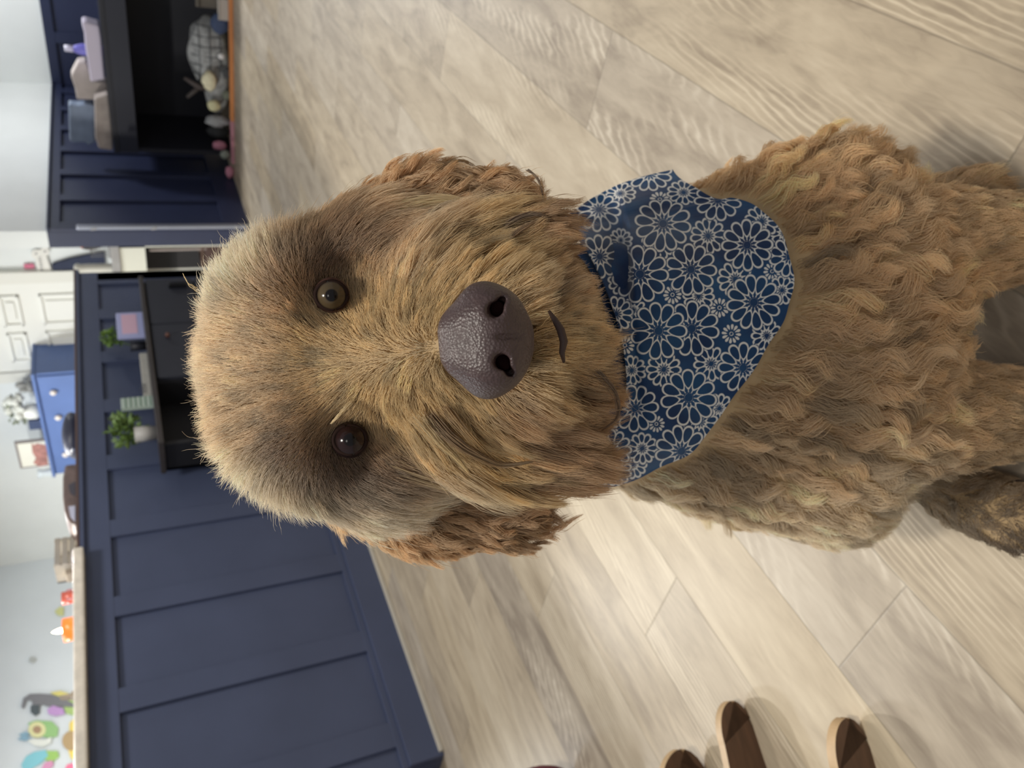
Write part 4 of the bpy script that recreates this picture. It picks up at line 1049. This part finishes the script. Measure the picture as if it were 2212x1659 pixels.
prof = xz_outline([(168, 1000), (140, 1003), (135, 1030), (135, 1070), (138, 1100), (145, 1120), (156, 1131), (168, 1133)], PY+.15)
prof = [(p[0], p[1], max(p[2], BT)) for p in prof]
o = MB().prism(prof, (0, 1, 0), .12).build('body', mat('brown_leather', (118, 100, 92), .5, .35, 14), bg); bv_ = o.modifiers.new('soft', 'BEVEL'); bv_.width = .014; bv_.segments = 3
pr_ = xz_outline([(148, 1094), (162, 1092), (162, 1126), (152, 1116)], PY+.145)
MB().prism([(p[0], p[1], max(p[2], BT+.004)) for p in pr_], (0, 1, 0), .02).build('lining', mat('white_lining', (212, 212, 226), .7), bg)
pr_ = xz_outline([(147, 1048), (162, 1040), (163, 1072), (152, 1066)], PY+.146)
MB().prism([(p[0], p[1], max(p[2], BT+.004)) for p in pr_], (0, 1, 0), .02).build('dark_patch', mat('dark_leather', (84, 80, 86), .5), bg)
put(bg)
# beige wooden crate
CTZ = 1.082; yc = PY+.30
a_, b_ = onY(160, 1214, yc), onY(160, 1157, yc); h_ = float(onY(116, 1180, yc)[2])
cr_ = empty('wooden_crate', ((a_[0]+b_[0])/2, yc+.05, CTZ), 'small pale beige slatted crate near the right end of the stone countertop', 'crate')
M_PINE = mat('pale_pine', (178, 170, 156), .7, .12, 20)
for i in range(4):
    za = CTZ+(h_-CTZ)*i/4
    MB().box((a_[0], yc, za+.003), (b_[0], yc+.008, za+(h_-CTZ)/4-.003), .001).build('slat', M_PINE, cr_)
m = MB(); m.box((a_[0], yc+.008, CTZ), (a_[0]+.01, yc+.12, h_)); m.box((b_[0]-.01, yc+.008, CTZ), (b_[0], yc+.12, h_)); m.box((a_[0], yc+.112, CTZ), (b_[0], yc+.12, h_)); m.box((a_[0], yc+.008, CTZ), (b_[0], yc+.12, CTZ+.008))
m.build('box', M_PINE, cr_)
m = MB(); m.box((a_[0]-.03, yc+.03, CTZ), (a_[0]-.005, yc+.09, CTZ+.07), .004); tag(m.build('wooden_block', mat('tan_block', (170, 156, 136), .7)), 'low tan block beside the slatted crate on the countertop', 'block'); 
put(cr_)
# jars and candles
def jar(nm, lab, cat_, x, y, hpx, rpx, rgb, yy, lidm=None, estr=0):
    b = onY(168, y, yy); h_ = float(onY(hpx, y, yy)[2])-CTZ; r_ = rpx*abs(yy)/FPX*1.25
    e = empty(nm, (b[0], yy, CTZ), lab, cat_)
    return e, b, h_, r_
e, b, h_, r_ = jar('red_tealight', 'small coral red glass votive on the countertop between the crate and the lit candle', 'candle', 168, 1287, 134, 12, None, PY+.22)
MB().lathe([(0, 0), (r_, 0), (r_, h_), (r_*.88, h_), (r_*.88, .006), (0, .006)], (b[0], PY+.22, CTZ)).build('glass', mat('coral_glass', (208, 104, 88), .25), e, True)
m = MB()
for i in range(4): m.blob((b[0]-r_+.006+i*r_*.55, PY+.22-r_*.6, CTZ+h_*.6), (.006, .004, .012), 2)
m.build('ornament', mat('rose_bead', (206, 150, 158), .4), e, True); put(e)
e, b, h_, r_ = jar('lit_candle', 'glowing orange candle jar with a bright white flame on the stone countertop', 'candle', 168, 1356, 137, 21, None, PY+.22)
MB().lathe([(0, 0), (r_, 0), (r_, h_), (r_*.9, h_), (r_*.9, .004), (0, .004)], (b[0], PY+.22, CTZ)).build('jar', mat('orange_glass', (226, 122, 58), .3, emit=(255, 120, 40), estr=.8), e, True)
MB().lathe([(0, .004), (r_*.88, .004), (r_*.88, h_*.8), (0, h_*.8)], (b[0], PY+.22, CTZ)).build('wax', mat('orange_wax', (250, 160, 80), .5, emit=(255, 160, 70), estr=1.2), e, True)
fl = onY(129, 1363, PY+.22)
MB().lathe([(0, 0), (.006, .008), (.009, .02), (.006, .036), (0, .05)], (fl[0], fl[1], CTZ+h_*.8), 16).build('flame', mat('flame', (255, 240, 190), .5, emit=(255, 236, 180), estr=30), e, True)
put(e)
pl_ = onY(168, 1428, PY+.2)
hh_ = float(onY(163, 1428, PY+.2)[2])
tag(MB().box((float(onY(168, 1450, PY+.2)[0]), PY+.17, CTZ), (float(onY(168, 1410, PY+.2)[0]), PY+.24, max(hh_, CTZ+.016)), .006).build('phone', mat('phone_grey', (142, 142, 148), .4)), 'thin grey slab lying flat on the countertop left of the lit candle', 'phone')
pts_ = xz_outline([(170, 1478), (152, 1498), (128, 1503), (150, 1503), (171, 1506)], PY+.25); pts_ = [(p[0], p[1], max(p[2], CTZ)) for p in pts_]
tag(MB().prism(pts_, (0, 1, 0), .03).build('wooden_wedge', mat('driftwood', (150, 138, 122), .8, .2, 20)), 'brown triangular wooden piece on the countertop in front of the grey bird decal', 'ornament')

# ---- wall decals on the left kitchen wall
YD = 6.485
def decal(nm, lab, cat_, polys, grp=None):
    e = empty(nm, tuple(onY(*polys[0][1][0], YD)), lab, cat_, grp)
    for i, (part_name, pts, rgb) in enumerate(polys):
        mm_ = bpy.data.materials.get('decal_%d_%d_%d' % rgb) or mat('decal_%d_%d_%d' % rgb, rgb, .6)
        MB().prism(xz_outline(pts, YD-.003*i), (0, 1, 0), .006).build(part_name, mm_, e)
    put(e); return e
decal('bird_decal', 'grey long bodied bird wall sticker with purple blooms above the countertop', 'wall sticker', [
 ('leaf', [(112, 1497), (140, 1500), (160, 1512), (166, 1530), (158, 1545), (142, 1540), (134, 1515)], (176, 204, 128)), ('beak', [(108, 1496), (130, 1492), (155, 1500), (152, 1508), (120, 1502)], (224, 214, 128)),
 ('body', [(46, 1528), (50, 1508), (64, 1499), (86, 1498), (112, 1500), (138, 1508), (158, 1520), (164, 1527), (140, 1526), (108, 1526), (98, 1524), (90, 1520), (84, 1530), (70, 1526), (68, 1512), (58, 1512), (52, 1530)], (128, 128, 132)),
 ('tail', [(66, 1524), (84, 1522), (86, 1540), (76, 1546), (66, 1538)], (84, 94, 98)), ('bloom', [(102, 1532), (114, 1524), (136, 1530), (140, 1542), (120, 1546), (104, 1542)], (196, 156, 210))])
decal('flower_decal', 'green and cream flower wall sticker with blue petals beside the grey bird sticker', 'wall sticker', [
 ('leaf', [(60, 1562), (78, 1556), (112, 1558), (126, 1572), (124, 1590), (106, 1594), (80, 1588)], (156, 200, 134)), ('petal', ell(80, 1576, 19, 17), (228, 226, 172)), ('centre', ell(80, 1576, 9, 8), (176, 146, 118)),
 ('petal', [(40, 1586), (56, 1580), (66, 1586), (56, 1589), (66, 1594), (54, 1600), (38, 1596), (48, 1590)], (140, 176, 196)), ('petal', [(60, 1600), (76, 1596), (96, 1598), (112, 1592), (110, 1604), (92, 1612), (74, 1610)], (232, 236, 228))])
decal('butterfly_decal', 'turquoise winged wall sticker with a green leaf beside the pink blossom sticker', 'wall sticker', [
 ('leaf', [(94, 1622), (124, 1622), (128, 1634), (112, 1646), (96, 1640)], (164, 206, 112)), ('wing', [(46, 1652), (56, 1634), (74, 1624), (98, 1620), (104, 1632), (88, 1648), (64, 1662), (50, 1664)], (138, 206, 218)), ('petal', [(88, 1662), (96, 1648), (112, 1642), (116, 1652), (104, 1664)], (220, 154, 190))])
decal('sunflower_decal', 'yellow sunflower wall sticker with a round brown middle just above the countertop', 'wall sticker', [
 ('petal', [(150, 1562), (162, 1550), (186, 1548), (188, 1585), (150, 1584)], (240, 216, 112)), ('petal', [(146, 1616), (182, 1612), (186, 1644), (166, 1648), (152, 1636)], (240, 216, 112)), ('centre', ell(154, 1600, 20, 21), (186, 160, 118))])
decal('leaf_decal', 'pale yellow leaf wall sticker above the lit candle', 'wall sticker', [('leaf', [(118, 1320), (130, 1310), (138, 1312), (137, 1330), (124, 1328)], (214, 216, 150))])
decal('pink_decal', 'pink blossom wall sticker below the turquoise winged sticker, just above the countertop', 'wall sticker', [('petal', [(140, 1662), (144, 1652), (158, 1648), (170, 1654), (176, 1664)], (240, 128, 160))])
decal('dot_decal', 'tiny pale grey wall sticker high on the wall by itself', 'wall sticker', [('shape', [(64, 1420), (72, 1418), (80, 1424), (72, 1432), (62, 1428)], (186, 190, 186))])

# ---- dark bench with clutter, right wing of the room
BX = 5.88; BZ = .812
by0, by1 = .9, 2.58
M_BEN = mat('black_bench', (26, 28, 38), .5, .1, 6)
bn = empty('storage_bench', (BX+.35, (by0+by1)/2, 0), 'long black open fronted bench with clutter on and under it', 'bench')
MB().box((BX, by0, BZ-.035), (BX+.72, by1, BZ), .004).build('top', M_BEN, bn)
MB().box((BX+.02, by1-.03, 0), (BX+.70, by1, BZ-.035)).build('side_panel', M_BEN, bn)
MB().box((BX+.02, by0, 0), (BX+.70, by0+.03, BZ-.035)).build('side_panel', M_BEN, bn)
MB().box((BX+.68, by0+.03, 0), (BX+.70, by1-.03, BZ-.035)).build('back_panel', M_BEN, bn)
MB().box((BX+.005, by0, BZ-.16), (BX+.025, by1, BZ-.035), .003).build('rail', mat('bench_rail', (30, 33, 46), .45), bn)
put(bn)
def bx_(x, y): return onX(x, y, BX+.06)
# tissue box: white with lavender sheen
ya, yb3 = float(bx_(215, 170)[1]), float(bx_(215, 52)[1])
zt_ = float(bx_(182, 110)[2])
pts = [(226, 172), (196, 178), (184, 100), (182, 72), (176, 50), (184, 48), (214, 56), (218, 80)]
o = [tuple(onX(x, y, BX+.03)) for x, y in pts]; o = [(p[0], p[1], max(p[2], BZ)) for p in o]
tb = MB().prism(o, (1, 0, 0), .14).build('folded_bag', mat('lilac_white', (204, 196, 214), .5)); md = tb.modifiers.new('soft', 'BEVEL'); md.width = .012; md.segments = 3
tag(tb, 'white and lilac soft packet lying at the front of the black bench', 'packet')
bt = onX(215, 110, BX+.24)
e = empty('spray_bottle', (bt[0], bt[1], BZ), 'purple bottle with a white cap standing behind the lilac packet', 'bottle')
zt_ = float(onX(140, 110, BX+.24)[2]); H_ = zt_-BZ
MB().lathe([(0, 0), (.036, 0), (.038, .01), (.038, H_*.55), (.026, H_*.72), (.018, H_*.78), (0, H_*.78)], (bt[0], bt[1], BZ)).build('bottle', mat('violet_plastic', (122, 118, 206), .35), e, True)
MB().lathe([(0, H_*.78), (.022, H_*.78), (.020, H_), (0, H_)], (bt[0], bt[1], BZ)).build('cap', mat('cap_white', (216, 214, 232), .4), e, True); put(e)
pts = [(168, 136), (153, 165), (162, 190), (166, 215), (236, 218), (236, 180), (200, 175), (186, 134)]
o = [tuple(onX(x, y, BX+.19)) for x, y in pts]; o = [(p[0], p[1], max(p[2], BZ)) for p in o]
pb_ = MB().prism(o, (1, 0, 0), .12).build('paper_bag', mat('kraft_pale', (188, 178, 172), .8, .08, 15)); md = pb_.modifiers.new('soft', 'BEVEL'); md.width = .01; md.segments = 2
tag(pb_, 'crumpled pale beige paper bag between the lilac packet and the blue grey bag', 'paper bag')
pts = [(148, 226), (150, 300), (155, 310), (182, 308), (192, 316), (206, 308), (206, 230), (196, 226), (166, 228)]
o = [tuple(onX(x, y, BX+.16)) for x, y in pts]
pb_ = MB().prism(o, (1, 0, 0), .10).build('plastic_bag', mat('bluegrey_plastic', (128, 142, 164), .3, .15, 12)); md = pb_.modifiers.new('soft', 'BEVEL'); md.width = .012; md.segments = 2
tag(pb_, 'blue grey translucent bag leaning at the left end of the bench top', 'bag')
pts = [(236, 204), (204, 214), (206, 300), (214, 322), (244, 326), (246, 300)]
o = [tuple(onX(x, y, BX+.04)) for x, y in pts]; o = [(p[0], p[1], max(p[2], BZ)) for p in o]
pb_ = MB().prism(o, (1, 0, 0), .12).build('folded_cloth', mat('beige_cloth', (166, 156, 150), .9, .15, 18)); md = pb_.modifiers.new('soft', 'BEVEL'); md.width = .012; md.segments = 2
tag(pb_, 'folded greyish beige cloth on the bench corner below the blue grey bag', 'cloth')
# under the bench and on the mat
mt = empty('floor_mat', (BX-.05, 1.9, 0), 'thin mat with an orange and pink edge at the foot of the black bench', 'mat')
my0, my1 = .9, float(onX(500, 262, BX-.05)[1])
MB().box((BX-.06, my0, 0), (BX+.01, my1, .022), .004).build('orange_edge', mat('orange_felt', (214, 140, 84), .8), mt)
MB().box((BX-.06, my1, 0), (BX+.01, my1+.33, .022), .004).build('pink_edge', mat('pink_felt', (196, 140, 150), .8), mt)
put(mt)
pc = onX(455, 128, BX+.10)
FZ = .003
M_PLAID = mat('grey_plaid', (150, 152, 152), .9, .3, 30)
cu = empty('pet_cushion', (BX+.18, float(pc[1]), FZ), 'rounded grey plaid pet cushion slumped under the bench', 'cushion')
zc = float(onX(406, 125, BX+.18)[2]); rz_ = (zc-FZ)/2; cyy = float(pc[1])-.02
m = MB(); m.blob((BX+.18, cyy, FZ+rz_), (.11, .24, rz_*1.0), 4, .12, 2.2, 2); m.blob((BX+.17, cyy+.22, FZ+rz_*.62), (.10, .22, rz_*.62), 4, .15, 2.2, 7)
for v in m.bm.verts: v.co.z = max(v.co.z, FZ)
m.build('cushion', M_PLAID, cu, True)
m = MB()
for i in range(-3, 4):
    q_ = math.sqrt(max(.05, 1-(i*.065/.25)**2))
    m.tube([(BX+.18-.112*q_*math.cos(t), cyy+i*.065, FZ+rz_+rz_*q_*math.sin(t)*.98) for t in np.linspace(-1.2, 1.4, 9)], .0035, 6)
for k in (-.5, 0, .5):
    m.tube([(BX+.18-.112*math.sqrt(max(.03, 1-k*k-(yy/.25)**2))-.003, cyy+yy, FZ+rz_+rz_*k) for yy in np.linspace(-.2, .2, 9)], .0035, 6)
m.build('stripe', mat('plaid_dark', (92, 94, 98), .9), cu); put(cu)
def toy(nm, lab, cat_, x, y, r, rgb, grp=None, amp=.25, dx=.02):
    p = onX(x, y, BX+dx); z = max(p[2], FZ+r[2]*1.12)
    tag(MB().blob((p[0], p[1], z), r, 3, amp, 2.4, x).build(nm, mat(nm+'_%d' % x, rgb, .8, .15, 30), None, True), lab, cat_, grp)
toy('cream_plush', 'cream coloured lump of plush lying against the plaid cushion', 'toy', 452, 175, (.03, .07, .05), (212, 206, 176), None, .25, .03)
toy('cream_plush', 'smaller cream lump at the left end of the plaid cushion', 'toy', 462, 228, (.03, .04, .045), (200, 196, 158), None, .2, .03)
toy('grey_plush', 'mottled grey plush between the cream lumps and the black bag', 'toy', 470, 262, (.04, .045, .08), (138, 140, 142), None, .3, .04)
toy('dark_bag', 'black soft bag in the clutter at the left end under the bench', 'bag', 478, 284, (.05, .05, .08), (50, 52, 54), None, .12, .14)
toy('pink_toy', 'dusty pink plush near the left end of the clutter', 'toy', 474, 314, (.028, .035, .05), (168, 112, 130), None, .2, -.025)
toy('green_toy', 'pale grey green toy on the floor below the dusty pink plush', 'toy', 486, 334, (.026, .035, .035), (140, 146, 136), None, .1, -.03)
toy('blue_cloth', 'dark blue cloth bundle at the upper right under the bench', 'cloth', 484, 52, (.03, .07, .06), (60, 74, 104), None, .1, .06)
toy('white_toy', 'small white figure in front of the plaid cushion', 'toy', 478, 122, (.012, .02, .022), (224, 224, 224), None, .2, .045)
toy('olive_toy', 'small olive grey toy in front of the plaid cushion near the mat', 'toy', 492, 205, (.02, .035, .03), (104, 110, 96), None, .3, .045)
toy('black_toy', 'little black and grey toy by the orange mat edge', 'toy', 494, 158, (.018, .04, .028), (62, 64, 66), None, .3, .045)
p = onX(506, 375, BX-.02)
pyy = float(onZ(505, 372, 0)[1]); pxx = float(onZ(505, 372, 0)[0])
m = MB(); m.blob((pxx, pyy, .03), (.03, .05, .03), 3, .25, 2, 9); tag(m.build('pink_sock', mat('pink_sock', (206, 140, 160), .9), None, True), 'little pink sock on the floor at the end of the orange edged mat', 'sock')
e = empty('antler_toy', tuple(onX(430, 190, BX+.05)), 'dark branching brown stick poking up out of the clutter under the bench', 'stick')
P1, P2, P3, P4 = (onX(x, y, BX+.045) for x, y in ((446, 190), (430, 188), (398, 168), (404, 210)))
MB().tube([P1, P2, P3], [.02, .022, .012], 8).build('branch', mat('dark_stick', (70, 62, 60), .7), e, True)
MB().tube([P2, P4], [.02, .012], 8).build('branch', mat('dark_stick_b', (66, 60, 58), .7), e, True); put(e)
tw = MB(); a_ = onX(432, 0, BX+.1); b_ = onX(470, 62, BX+.1)
tw.box((BX+.10, b_[1]-.15, FZ), (BX+.35, float(onX(450, -40, BX+.1)[1]), float(onX(430, 30, BX+.1)[2])), .02)
tag(tw.build('storage_bin', mat('taupe_bin', (98, 92, 84), .8, .2, 12)), 'taupe grey bin at the far right under the bench', 'bin')
tag(MB().box((BX+.028, float(onX(480, 42, BX+.02)[1]), FZ), (BX+.056, float(onX(480, 2, BX+.02)[1]), float(onX(474, 20, BX+.02)[2])), .008).build('white_carton', mat('dull_white', (176, 170, 162), .6)), 'small off white carton in front of the taupe bin', 'carton')

# ---- plywood stool legs and maroon cushions at the lower left
def board(name, parent, x0, y0, ang, L_, hgt, th, m_):
    """vertical plywood board with a rounded, thinning end; its tip is at (x0, y0) on the floor"""
    n = 14; pts = [(0, hgt*.42)]
    for i in range(1, n): a = math.pi/2*i/n; pts.append((hgt*.9*(1-math.cos(a)), hgt*.42+hgt*.58*math.sin(a)))
    pts += [(hgt*.9, hgt), (L_, hgt*1.25), (L_, 0), (hgt*.7, 0)]
    for i in range(5, 0, -1): a = math.pi/2*i/6; pts.append((hgt*.7*(1-math.sin(a)), hgt*.42*(1-math.cos(a))))
    ca, sa = math.cos(ang), math.sin(ang)
    P3_ = [(x0+s_*ca, y0+s_*sa, z_) for s_, z_ in pts]
    o = MB().prism(P3_, (-sa, ca, 0), th).build(name, m_, parent)
    o.data.materials.append(M_PLYE)
    for p_ in o.data.polygons:
        if abs(p_.normal.dot(Vector((-sa, ca, 0)))) < .5: p_.material_index = 1
    return o
M_PLYE = mat('bare_ply_edge', (198, 168, 128), .5, .15, 40)
M_PLY = mat('walnut_ply', (92, 66, 48), .45, .2, 20, stretch=(1, 1, 6))
st = empty('plywood_stool', (.25, 1.35, 0), 'curved brown plywood stool whose three rounded feet reach in from the picture edge', 'stool')
board('foot', st, .372, 1.028, math.radians(152), .16, .060, .015, M_PLY)
board('foot', st, .240, .842, math.radians(146), .16, .060, .015, M_PLY)
tp = onZ(1500, 1602, 0); board('foot', st, tp[0], tp[1], math.radians(152), .16, .105, .015, M_PLY)
m = MB(); m.lathe([(0, .29), (.165, .29), (.172, .297), (.172, .305), (.165, .312), (0, .312)], (.20, 1.20, 0), 40); m.build('seat', M_PLY, st, False)
m = MB(); m.box((.17, 1.14, .05), (.185, 1.26, .29)); m.build('support', M_PLY, st)
put(st)
# maroon padded seat cut by the picture edge
cc = onZ(1165, 1738, .10)
m = MB(); m.blob((cc[0], cc[1], .10), (.075, .075, .10), 4, .03, 2, 3)
for v in m.bm.verts: v.co.z = max(v.co.z, .002)
tag(m.build('floor_cushion', mat('maroon_fabric', (112, 52, 66), .8, .1, 20), None, True), 'rounded maroon cushion on the floor between the stool and the navy bar', 'cushion')
ac = empty('low_chair', (.78, 2.9, 0), 'low maroon upholstered chair beyond the left end of the navy bar', 'chair')
MB().box((.50, 2.66, .045), (1.0, 3.05, .24), .03).build('seat', mat('maroon_velvet', (110, 44, 62), .8, .1, 20), ac, True)
MB().box((.49, 2.65, .012), (1.01, 3.06, .045), .006).build('base_frame', mat('dark_wood', (58, 46, 42), .5), ac)
for sx_ in (.52, .98):
    for sy_ in (2.68, 3.03): MB().box((sx_-.015, sy_-.015, 0), (sx_+.015, sy_+.015, .014)).build('foot', bpy.data.materials['dark_wood'], ac)
put(ac)
